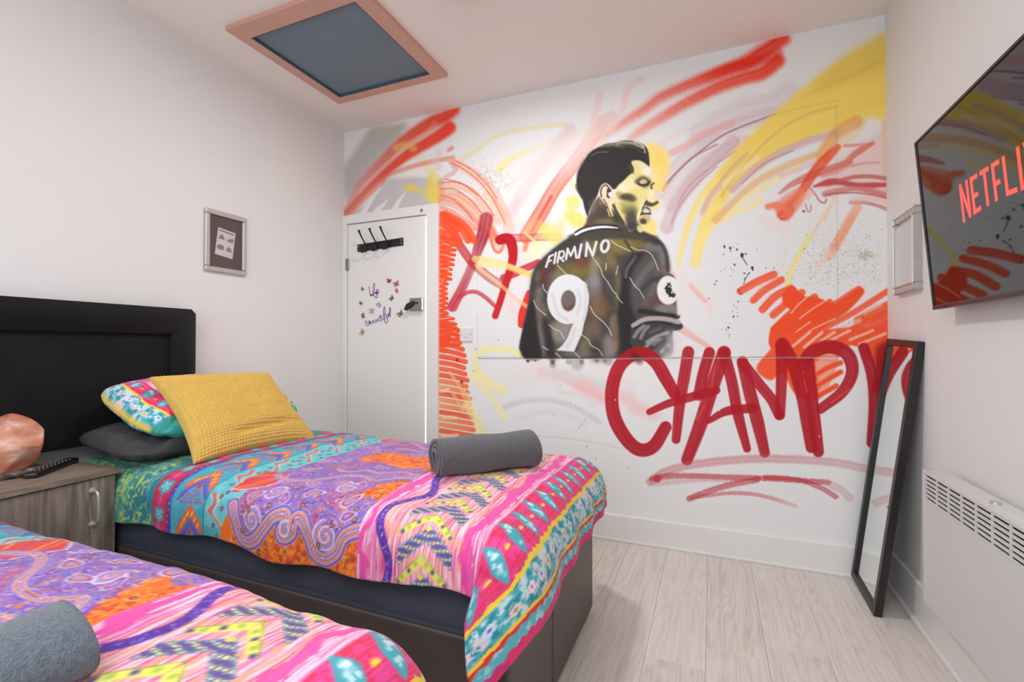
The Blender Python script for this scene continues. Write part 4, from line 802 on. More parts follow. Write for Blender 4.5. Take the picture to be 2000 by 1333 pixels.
def wood(name, cols, along, ring=1., rough=.5, rnd=True):
    """planed timber print: long grain along one axis with drawn-out ring figures"""
    m = bpy.data.materials.new(name); m.use_nodes = True; N = m.node_tree.nodes; L = m.node_tree.links; b = N['Principled BSDF']; b.inputs['Roughness'].default_value = rough
    tc = N.new('ShaderNodeTexCoord'); oi = N.new('ShaderNodeObjectInfo'); ad = N.new('ShaderNodeVectorMath'); ad.operation = 'ADD'
    sc = N.new('ShaderNodeVectorMath'); sc.operation = 'SCALE'; sc.inputs[0].default_value = (13.7, 7.3, 5.1); L.new(oi.outputs['Random'], sc.inputs['Scale'])
    L.new(tc.outputs['Object'], ad.inputs[0]); L.new(sc.outputs[0], ad.inputs[1])
    s1 = [9., 9., 9.]; s1[along] = .9; s2 = [70., 70., 70.]; s2[along] = 2.5
    mp = N.new('ShaderNodeMapping'); mp.inputs['Scale'].default_value = s1; L.new(ad.outputs[0], mp.inputs[0])
    mq = N.new('ShaderNodeMapping'); mq.inputs['Scale'].default_value = s2; L.new(ad.outputs[0], mq.inputs[0])
    n0 = N.new('ShaderNodeTexNoise'); n0.inputs['Scale'].default_value = 1.; n0.inputs['Detail'].default_value = 2; L.new(mp.outputs[0], n0.inputs['Vector'])
    mul = N.new('ShaderNodeMath'); mul.operation = 'MULTIPLY'; mul.inputs[1].default_value = 16 * ring; L.new(n0.outputs['Fac'], mul.inputs[0])
    fr = N.new('ShaderNodeMath'); fr.operation = 'PINGPONG'; fr.inputs[1].default_value = .5; L.new(mul.outputs[0], fr.inputs[0])
    n1 = N.new('ShaderNodeTexNoise'); n1.inputs['Scale'].default_value = 1.; n1.inputs['Detail'].default_value = 4; L.new(mq.outputs[0], n1.inputs['Vector'])
    mx = N.new('ShaderNodeMix'); mx.data_type = 'FLOAT'; mx.inputs[0].default_value = .62; L.new(fr.outputs[0], mx.inputs[2]); L.new(n1.outputs['Fac'], mx.inputs[3])
    a2 = N.new('ShaderNodeMath'); a2.operation = 'MULTIPLY_ADD'; a2.inputs[1].default_value = .12 if rnd else 0.; L.new(oi.outputs['Random'], a2.inputs[0]); L.new(mx.outputs[0], a2.inputs[2])
    cr = N.new('ShaderNodeValToRGB'); L.new(a2.outputs[0], cr.inputs[0])
    while len(cr.color_ramp.elements) < len(cols): cr.color_ramp.elements.new(.5)
    for e, (p, k) in zip(cr.color_ramp.elements, cols): e.position = p; e.color = tuple(float(x) for x in lin(k)) + (1,)
    L.new(cr.outputs[0], b.inputs['Base Color'])
    bp = N.new('ShaderNodeBump'); bp.inputs['Strength'].default_value = .08; bp.inputs['Distance'].default_value = .002; L.new(n1.outputs['Fac'], bp.inputs['Height']); L.new(bp.outputs[0], b.inputs['Normal'])
    return m
M_FLOOR = wood('pale_oak_laminate', ((.25, (200, 189, 179)), (.45, (217, 208, 199)), (.65, (226, 218, 210)), (.85, (231, 224, 217))), 1, 1., .42)
M_CABT = wood('grey_oak_top', ((.25, (116, 100, 88)), (.5, (142, 126, 112)), (.75, (160, 144, 130))), 1, .8, .5, False)
M_CABF = wood('grey_oak_front', ((.25, (106, 94, 84)), (.45, (138, 124, 112)), (.75, (164, 150, 138))), 2, .6, .5, False)
def glass_mat():
    m = bpy.data.materials.new('picture_glass'); m.use_nodes = True; N = m.node_tree.nodes; L = m.node_tree.links
    N.remove(N['Principled BSDF']); t = N.new('ShaderNodeBsdfTransparent'); g = N.new('ShaderNodeBsdfGlossy'); g.inputs['Roughness'].default_value = .42
    f = N.new('ShaderNodeFresnel'); f.inputs[0].default_value = 1.15; mx = N.new('ShaderNodeMixShader'); L.new(f.outputs[0], mx.inputs[0]); L.new(t.outputs[0], mx.inputs[1]); L.new(g.outputs[0], mx.inputs[2]); L.new(mx.outputs[0], N['Material Output'].inputs[0])
    return m
M_GLASS = glass_mat()

# ---------------------------------------------------------------- the room
S_ = 'structure'
fl = tag(obj('floor', box(XL, XR, YF, YB, -.06, -.010), M_SLOT), 'pale oak laminate floor of long planks', kind=S_)
PW, PL = .2005, 1.29
pme = None; rnd = random.Random(4)
x = -.023 - 12 * PW; col = 0
while x < XR:
    y = YF - rnd.uniform(0, PL)
    while y < YB:
        x0, x1, y0, y1 = max(x, XL), min(x + PW, XR), max(y, YF), min(y + PL, YB)
        if x1 - x0 > .01 and y1 - y0 > .01:
            whole = abs(x1 - x0 - PW) < 1e-6 and abs(y1 - y0 - PL) < 1e-6
            if not whole or pme is None:
                bm = box(0, x1 - x0 - .0007, 0, y1 - y0 - .0007, -.010, 0)
                top = [e for e in bm.edges if all(v.co.z > -.001 for v in e.verts)]
                bmesh.ops.bevel(bm, geom=top, offset=.0007, segments=1, affect='EDGES')
                me = bpy.data.meshes.new('plank'); bm.to_mesh(me); bm.free(); me.materials.append(M_FLOOR)
                if whole: pme = me
            else: me = pme
            o = bpy.data.objects.new('plank', me); C.objects.link(o); o.location = (x0, y0, 0); o.parent = fl
        y += PL
    x += PW
# ceiling with the hatch opening
HX0, HX1, HY0, HY1 = -2.128, -1.470, 1.690, 2.312
bm = box(XL - .1, HX0, YF - .1, YB + .1, H, H + .12); box(HX1, XR + .1, RY1, YB + .1, H, H + .12, bm); box(HX0, HX1, RY1, HY0, H, H + .12, bm); box(RX1, XR + .1, YF - .1, RY1, H, H + .12, bm); box(HX0, RX0, YF - .1, RY1, H, H + .12, bm); box(RX0, RX1, YF - .1, RY0, H, H + .12, bm); box(HX0, HX1, HY1, YB + .1, H, H + .12, bm)
tag(obj('ceiling', bm, M_CEIL), 'plain off-white ceiling', kind=S_)
tag(obj('wall_left', box(XL - .1, XL, YF - .1, YB + .1, 0, H), M_WALL), 'plain white wall behind the black headboard', kind=S_)
tag(obj('wall_right', box(XR, XR + .1, YF - .1, YB + .1, 0, H), M_WALL), 'plain white wall behind the television and heater', kind=S_)
bm = box(XL, WX0, YF - .1, YF, 0, H); box(WX1, XR, YF - .1, YF, 0, H, bm); box(WX0, WX1, YF - .1, YF, 0, WZ0, bm); box(WX0, WX1, YF - .1, YF, WZ1, H, bm)
tag(obj('wall_front', bm, M_WALL), 'white wall with the window behind the camera', kind=S_)
wn = thing('window_1', ((WX0 + WX1) / 2, YF, WZ0), 'white framed window behind the camera', kind=S_)
for nm, a in (('frame_side', (WX0, WX0 + .05, YF - .08, YF - .03, WZ0, WZ1)), ('frame_side', (WX1 - .05, WX1, YF - .08, YF - .03, WZ0, WZ1)), ('frame_rail', (WX0, WX1, YF - .08, YF - .03, WZ0, WZ0 + .05)), ('frame_rail', (WX0, WX1, YF - .08, YF - .03, WZ1 - .05, WZ1)), ('mullion', ((WX0 + WX1) / 2 - .03, (WX0 + WX1) / 2 + .03, YF - .08, YF - .03, WZ0, WZ1))):
    obj(nm, box(*a), M_GLOSS, wn)
rw = thing('added_light_opening', ((RX0 + RX1) / 2, (RY0 + RY1) / 2, H), 'white framed ceiling opening behind the camera, added to let in soft light', kind=S_)  # frame of the added opening, put in to brighten floor and bed tops
for nm, a in (('frame_side', (RX0, RX0 + .05, RY0, RY1, H + .05, H + .12)), ('frame_side', (RX1 - .05, RX1, RY0, RY1, H + .05, H + .12)), ('frame_rail', (RX0 + .05, RX1 - .05, RY0, RY0 + .05, H + .05, H + .12)), ('frame_rail', (RX0 + .05, RX1 - .05, RY1 - .05, RY1, H + .05, H + .12))): obj(nm, box(*a), M_GLOSS, rw)
# back wall: masonry plus the painted face
DX1, DZ1 = -1.672, 2.056                                            # right and top edge of the door frame
bm = box(DX1, XR, YB + .012, YB + .12, 0, H); box(XL, DX1, YB + .012, YB + .12, DZ1, H, bm)
wb = tag(obj('wall_back', bm, M_WALL), 'white wall with a large spray-painted football mural', kind=S_)
mur = paint_mural()
nx, nz = 1010, 830
gx = np.linspace(0, 1, nx); gx = XL + (XR - XL) * (gx * 1.12 - .12 * gx ** 2)          # finer towards the right
gz = np.linspace(0, H, nz)
GX, GZ = np.meshgrid(gx, gz, indexing='ij')
PX0, PX1, PZ0, PZ1 = -1.387, .567, 1.033, 2.292                      # boarded-over panel standing slightly proud
prd = np.clip(np.minimum(np.minimum(GX - PX0, PX1 - GX), np.minimum(GZ - PZ0, PZ1 - GZ)) / .003 + .5, 0, 1)
GY = YB - .0025 * prd
V = np.stack([GX, GY, GZ], -1).reshape(-1, 3)
u, v = to_sheet(np.stack([GX, np.full_like(GX, YB), GZ], -1).reshape(-1, 3))
col = lin(255 * mur.sample(u, v)) * 1.13
F = grid_faces(nx, nz)[:, ::-1]
fx = GX[:-1, :-1].ravel(); fz = GZ[:-1, :-1].ravel()
keep = ~((fx < DX1 - .004) & (fz < DZ1 - .004))
mf = mur.sample(u, v, mur.marks['figure']).reshape(nx, nz)[:-1, :-1].ravel() > .5
ml = (mur.sample(u, v, mur.marks['lettering']).reshape(nx, nz)[:-1, :-1].ravel() > .45)
ml &= ~(mf & (fz > 1.04))
mf &= ~ml
for nm, sel, lab in (('mural_background', keep & ~mf & ~ml, 'red, orange and yellow sprayed sweeps on white'), ('painted_figure', keep & mf, 'painted footballer in a black shirt numbered 9 seen from behind'), ('painted_lettering', keep & ml, 'dark red sprayed lettering')):
    f = F[sel]; ids, inv = np.unique(f, return_inverse=True)
    link(nm, mesh_arrays(nm, V[ids], inv.reshape(-1, 4), col[ids]), M_MURAL, wb, lab)
# skirting
bm = box(DX1, XR, YB - .016, YB + .012, 0, .145)
bb = tag(obj('baseboard_back', bm, M_GLOSS, bevel=.004), 'white skirting board under the mural', kind=S_)
obj('floor_bead', box(DX1, XR, YB - .024, YB - .015, 0, .016), M_GLOSS, bb, bevel=.003)
br = tag(obj('baseboard_right', box(XR - .016, XR, YF, YB - .016, 0, .165), M_GLOSS, bevel=.004), 'white skirting board under the heater', kind=S_)
obj('floor_bead', box(XR - .030, XR - .015, YF, YB - .024, 0, .020), M_GLOSS, br, bevel=.005)
tag(obj('baseboard_left', box(XL, XL + .016, YF, YB - .02, 0, .145), M_GLOSS, bevel=.004), 'white skirting board behind the beds', kind=S_)
# ---------------------------------------------------------------- door in the back wall
d = thing('door_1', (-2.08, YB, 0), 'plain white door with black hooks and stickers', kind=S_)
leaf = obj('door_leaf', box(-2.442, -1.779, YB - .004, YB + .036, .012, 1.988), M_GLOSS, d, bevel=.002)
obj('frame_side', box(-1.763, DX1, YB - .020, YB + .10, 0, DZ1), M_GLOSS, d, bevel=.003)
obj('frame_side', box(XL, -2.446, YB - .014, YB + .10, 0, DZ1), M_GLOSS, d, bevel=.003)
obj('frame_head', box(-2.446, -1.763, YB - .018, YB + .10, 1.992, DZ1), M_GLOSS, d, bevel=.003)
obj('hinge', box(-2.452, -2.432, YB - .020, YB - .004, 1.655, 1.74), M_STEEL, d, bevel=.002)
obj('hinge', box(-2.452, -2.432, YB - .020, YB - .004, .28, .365), M_STEEL, d, bevel=.002)
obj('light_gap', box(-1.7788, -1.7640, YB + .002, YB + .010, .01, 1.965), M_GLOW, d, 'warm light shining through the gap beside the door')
obj('screw_cap', lathe([(.001, 0), (.010, 0), (.010, .006), (.006, .010), (.001, .010)], 14), M_STEEL, d, M=Matrix.Translation((-1.80, YB - .018, 2.020)) @ Matrix.Rotation(math.pi / 2, 4, 'X'))
lk = obj('rim_lock', box(-1.888, -1.790, YB - .034, YB - .004, 1.345, 1.428), M_STEEL, d, 'grey metal rim lock', bevel=.003)
obj('thumb_turn', prism([(-.052, -.026), (-.030, -.034), (.034, .016), (.022, .030), (-.030, .012)], .012), M_BEZEL, lk, bevel=.002, M=Matrix.Translation((-1.872, YB - .048, 1.378)))
obj('keyhole', lathe([(.001, 0), (.007, 0), (.007, .004), (.001, .004)], 12), M_SLOT, lk, M=Matrix.Translation((-1.826, YB - .034, 1.393)) @ Matrix.Rotation(math.pi / 2, 4, 'X'))
# coat hooks
hk = thing('coat_rack', (-2.154, YB, 1.79), 'black metal rack with three coat hooks on the door', 'coat rack')
bm = box(-.197, .197, -.008, 0, -.027, .027)
rot = Matrix.Translation((-2.154, YB - .004, 1.817)) @ Matrix.Rotation(-math.radians(2.5), 4, 'Y')
bar = obj('rail', bm, M_BLACK, hk, bevel=.003, M=rot)
for sx in (-.183, .183):
    for sz in (-.011, .011): obj('screw', lathe([(.001, 0), (.005, 0), (.004, .003), (.001, .003)], 10), M_SILVER, bar, M=rot @ Matrix.Translation((sx, -.008, sz)) @ Matrix.Rotation(math.pi / 2, 4, 'X'))
for k in range(3):
    hx = -.10 + .092 * k
    p = [(hx, -.008, -.008), (hx - .004, -.030, .012), (hx - .012, -.052, .050), (hx - .014, -.074, .082), (hx - .014, -.086, .104)]
    bm = tube([rot @ Vector(q) for q in p], [.006, .005, .005, .006, .009], n=10)
    q2 = [(hx, -.008, -.012), (hx - .006, -.028, -.036), (hx - .02, -.048, -.046), (hx - .036, -.064, -.036), (hx - .042, -.070, -.018)]
    tube([rot @ Vector(q) for q in q2], [.006, .005, .005, .005, .006], bm, n=10)
    obj('hook', bm, M_BLACK, hk, smooth=True)
# stickers: handwriting and butterflies, thin vinyl on the door
def wall_xz(px, py):                                                 # tracing unit -> position on the door face
    F_ = Vector((-math.sin(CAM_YAW) * math.cos(CAM_PITCH), math.cos(CAM_YAW) * math.cos(CAM_PITCH), math.sin(CAM_PITCH))); R_ = Vector((math.cos(CAM_YAW), math.sin(CAM_YAW), 0)); U_ = R_.cross(F_)
    r = F_ + R_ * ((px - 1000) / FPX) + U_ * ((666.5 - py) / FPX); t = (YB - .004) / r.y
    return r.x * t, CAM_Z + r.z * t
fS = sheet(690, 440, 5.556)
def ribbon(txts, wd, depth=.0008):
    bm = bmesh.new()
    for txt in txts:
        p = np.array([wall_xz(*q) for q in fS(txt)]); p = catmull(p, 5) if len(p) > 2 else p
        dv = np.gradient(p, axis=0); dv /= np.maximum(np.linalg.norm(dv, axis=1, keepdims=True), 1e-9); nn = np.stack([-dv[:, 1], dv[:, 0]], 1) * wd / 2
        A = [[bm.verts.new((x, YB - .004 - dd, z)) for x, z in q] for q, dd in ((p + nn, depth), (p - nn, depth), (p - nn, 0), (p + nn, 0))]
        for i in range(len(p) - 1):
            for a, b in ((0, 1), (1, 2), (3, 0)): bm.faces.new((A[a][i], A[b][i], A[b][i + 1], A[a][i + 1]))
    return bm
M_INK = mat('purple_magenta_vinyl', (130, 60, 150), .5, vscale=9, stretch=(1, 1, 1), ramp=((.35, (86, 70, 150)), (.5, (140, 60, 150)), (.65, (190, 60, 140))))
st = thing('wall_sticker', (-2.16, YB, 1.30), 'purple handwritten vinyl sticker reading life is beautiful', 'sticker')
for nm, tx in (('word_life', ('172,665 178,720 185,770 198,745', '198,745 200,770 212,740', '204,722 205,724', '212,770 232,700 228,630 214,690 226,760 250,790 262,770 245,740 232,740 262,720', '245,742 262,735 272,705 256,700 250,730 262,745 285,725')),
               ('word_is', ('256,845 256,885', '254,822 256,824', '272,848 285,845 275,862 296,868 288,888 268,886')),
               ('word_beautiful', ('128,1030 146,1085 172,1080 168,1045 146,1060', '172,1070 190,1062 182,1040 176,1068 200,1070', '232,1038 210,1040 212,1062 232,1052 238,1060', '246,1020 248,1050 264,1040 268,1014 272,1046', '290,970 296,1040 306,1034', '276,1004 314,990', '312,1004 318,1034', '310,980 312,982', '330,1024 346,940 338,886 328,950 344,1050 366,1060 374,1020 350,1010', '356,960 362,1000 376,992 380,960 384,994', '392,990 406,930 396,896 390,960 400,990 410,985'))):
    obj(nm, ribbon(tx, .0060), M_INK, st)
bc = [('390,608', 1.0, (176, 70, 50), .2, 'red-brown butterfly sticker above the word life'), ('470,640', 1.25, (200, 110, 150), -.3, 'large pink butterfly sticker highest on the right of the door lettering'), ('100,695', .8, (150, 138, 110), .7, 'small beige butterfly sticker left of the word life'), ('420,795', 1.0, (120, 110, 120), -.8, 'grey butterfly sticker between the word life and the lock'), ('82,850', .8, (130, 120, 120), .5, 'small grey butterfly sticker left of the word is'), ('200,935', 1.3, (206, 186, 172), .1, 'pale beige butterfly sticker just above the word beautiful'), ('105,985', 1.0, (168, 90, 60), 1.3, 'orange-brown butterfly sticker at the start of the word beautiful'), ('515,965', 1.3, (150, 126, 84), -.6, 'olive butterfly sticker below the door lock'), ('100,1165', 1.2, (190, 174, 130), -1.0, 'pale yellow butterfly sticker lowest on the door'), ('470,712', .9, (206, 120, 160), 1.2, 'small pink butterfly sticker under the large pink one')]
for q, s_, colr, an, lab in bc:
    (cx, cz) = wall_xz(*fS(q)[0]); wing = [(0, 0), (.004, .012), (.015, .018), (.021, .013), (.014, .003), (.017, -.006), (.012, -.014), (.004, -.010)]
    root = thing('butterfly_sticker', (cx, YB, cz), lab, 'sticker', 'butterfly stickers on the door')
    Mx = Matrix.Translation((cx, YB - .0052, cz)) @ Matrix.Rotation(an, 4, 'Y')
    mw = mat('butterfly_wing', colr, .6, vary=.35, vscale=120)
    for sg in (1, -1):
        w_ = [(x_ * sg * s_, z_ * s_) for x_, z_ in wing]; obj('wing', prism(w_ if sg > 0 else w_[::-1], .0010), mw, root, M=Mx @ Matrix.Rotation(-sg * .22, 4, 'Z'))
    obj('butterfly_body', tube([Mx @ Vector((0, -.001, .012 * s_)), Mx @ Vector((0, -.001, -.012 * s_))], .0014 * s_, n=6), M_BEZEL, root)
# light switch
sw = thing('light_switch', (-1.467, YB, 1.131), 'white square light switch plate by the door frame', 'light switch')
pl = obj('plate', box(-1.511, -1.424, YB - .010, YB, 1.133, 1.221), M_PLASTIC, sw, bevel=.003)
for sx in (-1.500, -1.435): obj('screw', lathe([(.001, 0), (.004, 0), (.003, .002), (.001, .002)], 10), M_STEEL, pl, M=Matrix.Translation((sx, YB - .010, 1.178)) @ Matrix.Rotation(math.pi / 2, 4, 'X'))
obj('rocker', box(-1.478, -1.457, YB - .015, YB - .010, 1.160, 1.196), M_PLASTIC, sw, bevel=.002)
# ---------------------------------------------------------------- ceiling hatch and lamp
OX0, OX1, OY0, OY1 = -2.190, -1.392, 1.600, 2.372
ht = thing('ceiling_hatch', (-1.79, 1.99, H), 'square ceiling hatch with salmon pink frame and grey-blue panel', 'hatch')
def mitre(a, b, c_, d_, z0, z1):
    bm = bmesh.new(); lo = [bm.verts.new((x, y, z0)) for x, y in (a, b, c_, d_)]; hi = [bm.verts.new((x, y, z1)) for x, y in (a, b, c_, d_)]
    bm.faces.new(lo); bm.faces.new(hi[::-1])
    for i in range(4): bm.faces.new((lo[i], hi[i], hi[(i + 1) % 4], lo[(i + 1) % 4]))
    return bm
co = [(OX0, OY0), (OX1, OY0), (OX1, OY1), (OX0, OY1)]; ci = [(HX0, HY0), (HX1, HY0), (HX1, HY1), (HX0, HY1)]
for k in range(4): obj('frame_board', mitre(co[k], co[(k + 1) % 4], ci[(k + 1) % 4], ci[k], H - .022, H), M_SALMON, ht, bevel=.003)
pn = obj('panel', box(HX0, HX1, HY0, HY1, H - .006, H + .010), M_BLUE, ht)
for a in ((HX0, HX0 + .006, HY0, HY1), (HX1 - .006, HX1, HY0, HY1), (HX0, HX1, HY0, HY0 + .006), (HX0, HX1, HY1 - .006, HY1)): obj('reveal', box(*a, H - .021, H - .006), M_BLUEEDGE, ht)
lp = thing('ceiling_lamp', (-.975, 1.735, H), 'round white flush ceiling lamp at the top edge', 'lamp')
obj('lamp_base', lathe([(.001, 0), (.14, 0), (.14, -.018), (.001, -.018)], 48, at=(-.975, 1.735, H)), M_PLASTIC, lp)
obj('diffuser', lathe([(.001, -.018), (.132, -.018), (.130, -.030), (.10, -.045), (.05, -.052), (.001, -.053)], 48, at=(-.975, 1.735, H)), M_PLASTIC, lp, smooth=True)
ld = bpy.data.lights.new('ceiling_lamp_light', 'AREA'); ld.shape = 'DISK'; ld.size = .25; ld.energy = 14.5; ld.color = (.98, .98, .98)
lo_ = bpy.data.objects.new('ceiling_lamp_light', ld); C.objects.link(lo_); lo_.location = (-.975, 1.735, H - .056); attach(lo_, lp)
# ---------------------------------------------------------------- framed notices on the side walls
def picture(wx, sgn, y0, y1, z0, z1, py, pz, tilt, lab):
    """sgn = +1 for the left wall (faces +x), -1 for the right wall"""
    r = thing('picture_frame', (wx, (y0 + y1) / 2, z0), lab, 'picture', 'silver framed notices')
    w = .026
    for a in ((y0, y1, z1 - w, z1), (y0, y1, z0, z0 + w), (y0, y0 + w, z0 + w, z1 - w), (y1 - w, y1, z0 + w, z1 - w)):
        bm = box(wx, wx + sgn * .020, a[0], a[1], a[2], a[3]); obj('frame_bar', bm, M_SILVER, r, bevel=.006, seg=3)
    xb = wx + sgn * .006
    obj('backing', box(wx + sgn * .001, xb, y0 + w, y1 - w, z0 + w, z1 - w), M_DARKCARD, r)
    Mx = Matrix.Translation((xb, py, pz)) @ Matrix.Rotation(tilt, 4, 'X')
    pp = obj('paper', box(0, sgn * .0008, -.052, .052, -.075, .075), M_PAPER, r, M=Mx)
    for cy, cz, sh in ((-.025, .028, 0), (.025, .026, 1), (-.025, -.028, 2), (.025, -.028, 0)):
        pts = ([(-.019, -.012), (.019, -.012), (.008, .010), (-.006, .015)], [(-.019, -.002), (.019, .014), (.019, -.012), (-.010, -.014)], [(-.019, -.014), (.019, -.014), (.019, .008), (0, .014), (-.019, .008)])[sh]
        bm = bmesh.new(); a = [bm.verts.new((sgn * .0016, cy + p, cz + q)) for p, q in pts]; b = [bm.verts.new((sgn * .0008, cy + p, cz + q)) for p, q in pts]; bm.faces.new(a)
        for i in range(len(a)): bm.faces.new((a[i], b[i], b[(i + 1) % len(a)], a[(i + 1) % len(a)]))
        obj('printed_picture', bm, M_PRINT, pp, M=Mx)
    obj('printed_heading', box(sgn * .0008, sgn * .0014, -.045, .045, .058, .066), M_PRINT, pp, M=Mx)
    obj('glass', box(xb + sgn * .005, xb + sgn * .0065, y0 + w, y1 - w, z0 + w, z1 - w), M_GLASS, r)
picture(XL, 1, 1.699, 1.943, 1.506, 1.839, 1.819, 1.671, math.radians(-7), 'silver framed notice above the black headboard')
picture(XR, -1, 2.340, 2.580, 1.330, 1.654, 2.470, 1.49, math.radians(2), 'silver framed notice half hidden behind the television')
# ---------------------------------------------------------------- television on the right wall, tipped slightly down
tv = thing('television', (.72, 1.54, 1.22), 'black flat television showing red letters, mounted on the wall', 'television')
TW, TH, TY0 = 1.045, .584, 2.063
up = Vector((-.0474, 0, .5822)).normalized(); nrm = Vector((-up.z, 0, up.x))      # screen up and outward normal
MT = Matrix(((0, -nrm.x, up.x, .700), (-1, 0, 0, TY0), (0, -nrm.z, up.z, 1.2255), (0, 0, 0, 1)))   # local x: right along the screen, y: into the wall, z: up
obj('cabinet', box(0, TW, .006, .032, 0, TH), M_BEZEL, tv, bevel=.004, M=MT)
for a in ((0, TW, .0, .008, 0, .014), (0, TW, 0, .008, TH - .008, TH), (0, .008, 0, .008, .014, TH - .008), (TW - .008, TW, 0, .008, .014, TH - .008)): obj('bezel', box(*a), M_BEZEL, tv, bevel=.0015, M=MT)
scr = obj('screen', box(.008, TW - .008, .004, .0065, .014, TH - .008), M_SCREEN, tv, M=MT)
obj('sensor', box(.565, .60, -.002, .01, -.010, .004), M_PLASTIC, tv, M=MT)
obj('wall_bracket', box(.38, .66, .030, .075, .16, .42), M_BLACK, tv, M=MT)
LX0, LG = .262, .0125; LWS = (.051, .041, .045, .038, .047, .015, .051)
def arch(x): return .236 + .016 * (1 - ((x - .444) / .19) ** 2)
ZT = .352; q = .0125
for k, ch in enumerate('NETFLIX'):
    a = LX0 + sum(LWS[:k]) + k * LG; b = a + LWS[k]; m_ = (a + b) / 2
    polys = {'N': [[(a, arch(a)), (a + q, arch(a + q)), (a + q, ZT), (a, ZT)], [(b - q, arch(b - q)), (b, arch(b)), (b, ZT), (b - q, ZT)], [(a, ZT), (a + q, ZT), (b, arch(b)), (b - q, arch(b - q))]],
             'E': [[(a, arch(a)), (a + q, arch(a + q)), (a + q, ZT), (a, ZT)], [(a + q, ZT - q), (b, ZT - q), (b, ZT), (a + q, ZT)], [(a + q, .290), (b - .006, .290), (b - .006, .290 + q), (a + q, .290 + q)], [(a + q, arch(a + q)), (b, arch(b)), (b, arch(b) + q), (a + q, arch(a + q) + q)]],
             'T': [[(a, ZT - q), (b, ZT - q), (b, ZT), (a, ZT)], [(m_ - q / 2, arch(m_)), (m_ + q / 2, arch(m_)), (m_ + q / 2, ZT - q), (m_ - q / 2, ZT - q)]],
             'F': [[(a, arch(a)), (a + q, arch(a + q)), (a + q, ZT), (a, ZT)], [(a + q, ZT - q), (b, ZT - q), (b, ZT), (a + q, ZT)], [(a + q, .290), (b - .005, .290), (b - .005, .290 + q), (a + q, .290 + q)]],
             'L': [[(a, arch(a)), (a + q, arch(a + q)), (a + q, ZT), (a, ZT)], [(a + q, arch(a + q)), (b, arch(b)), (b, arch(b) + q), (a + q, arch(a + q) + q)]],
             'I': [[(m_ - q / 2, arch(m_)), (m_ + q / 2, arch(m_)), (m_ + q / 2, ZT), (m_ - q / 2, ZT)]],
             'X': [[(a, ZT), (a + q, ZT), (b, arch(b)), (b - q, arch(b))], [(b - q, ZT), (b, ZT), (a + q, arch(a)), (a, arch(a))]]}[ch]
    bm = bmesh.new()
    for p in polys: prism(p, .0006, bm=bm)
    obj('screen_letter', bm, M_LOGO, scr, M=MT @ Matrix.Translation((0, .0034, 0)))
# ---------------------------------------------------------------- panel heater under it
hx, hy0, hy1, hz0, hz1 = .674, 1.30, 2.086, .215, .678
he = thing('panel_heater', (.70, 1.69, hz0), 'white electric panel heater with slotted grille on the wall', 'heater')
obj('casing', box(hx + .012, XR - .018, hy0, hy1, hz0, hz1 - .002), M_HEATER, he, bevel=.012, seg=3)
gz0, gz1, gy0, gy1 = .574, .662, hy0 + .03, 2.060
obj('front_panel', box(hx, hx + .014, hy0, hy1, hz0 + .004, gz0), M_HEATER, he, bevel=.002)
obj('front_rim', box(hx, hx + .014, hy0, hy1, gz1, hz1 - .004), M_HEATER, he, bevel=.002)
obj('front_rim', box(hx, hx + .014, gy1, hy1, gz0, gz1), M_HEATER, he); obj('front_rim', box(hx, hx + .014, hy0, gy0, gz0, gz1), M_HEATER, he)
obj('grille_recess', box(hx + .0065, hx + .0125, gy0, gy1, gz0, gz1), M_SLOT, he)
p_ = (gz1 - gz0) / 6; ss = box(0, .003, gy0, gy1, 0, p_ - .0058); sm = bpy.data.meshes.new('grille_slat'); ss.to_mesh(sm); ss.free()
for k in range(6): o = link('grille_slat', sm, M_HEATER, he); o.location = (hx, 0, gz0 + k * p_ + .0005); 
dv = box(0, .004, -.004, .004, gz0, gz1); dm = bpy.data.meshes.new('grille_post'); dv.to_mesh(dm); dv.free()
yy = gy1 - .087
while yy > gy0: o = link('grille_post', dm, M_HEATER, he); o.location = (hx - .0004, yy, 0); yy -= .0835
obj('thermostat', lathe([(.001, 0), (.012, 0), (.011, .006), (.001, .007)], 20, at=(.705, 1.695, hz1 - .002)), M_SILVER, he)
# ---------------------------------------------------------------- leaning mirror
mr = thing('leaning_mirror', (.61, 2.55, 0), 'tall narrow black framed mirror leaning in the corner', 'mirror')
bot = Vector((.618, 2.552, .004)); top = Vector((.752, 2.502, 1.128)); mu = (top - bot).normalized(); mw_ = Vector((0, -1, 0)); mw_ = (mw_ - mu * mw_.dot(mu)).normalized(); mn = mw_.cross(mu).normalized()
MM = Matrix(((mw_.x, mn.x, mu.x, bot.x), (mw_.y, mn.y, mu.y, bot.y), (mw_.z, mn.z, mu.z, bot.z), (0, 0, 0, 1)))
sd = 1 if (MM.to_3x3() @ Vector((0, 1, 0))).x > 0 else -1                # +1: local y points to the wall
ML, MW2, FB = (top - bot).length, .178, .030
fy0, fy1 = (-.012, .016) if sd > 0 else (-.016, .012)
for a in ((-MW2, -MW2 + FB, 0, ML), (MW2 - FB, MW2, 0, ML), (-MW2 + FB, MW2 - FB, 0, FB), (-MW2 + FB, MW2 - FB, ML - FB, ML)): obj('frame_bar', box(a[0], a[1], fy0, fy1, a[2], a[3]), M_FRAMEWOOD, mr, bevel=.002, M=MM)
obj('mirror_glass', box(-MW2 + FB, MW2 - FB, sd * -.001, sd * .004, FB, ML - FB), M_MIRROR, mr, M=MM)
obj('backboard', box(-MW2 + .01, MW2 - .01, sd * .005, sd * .012, .01, ML - .01), M_DARKCARD, mr, M=MM)
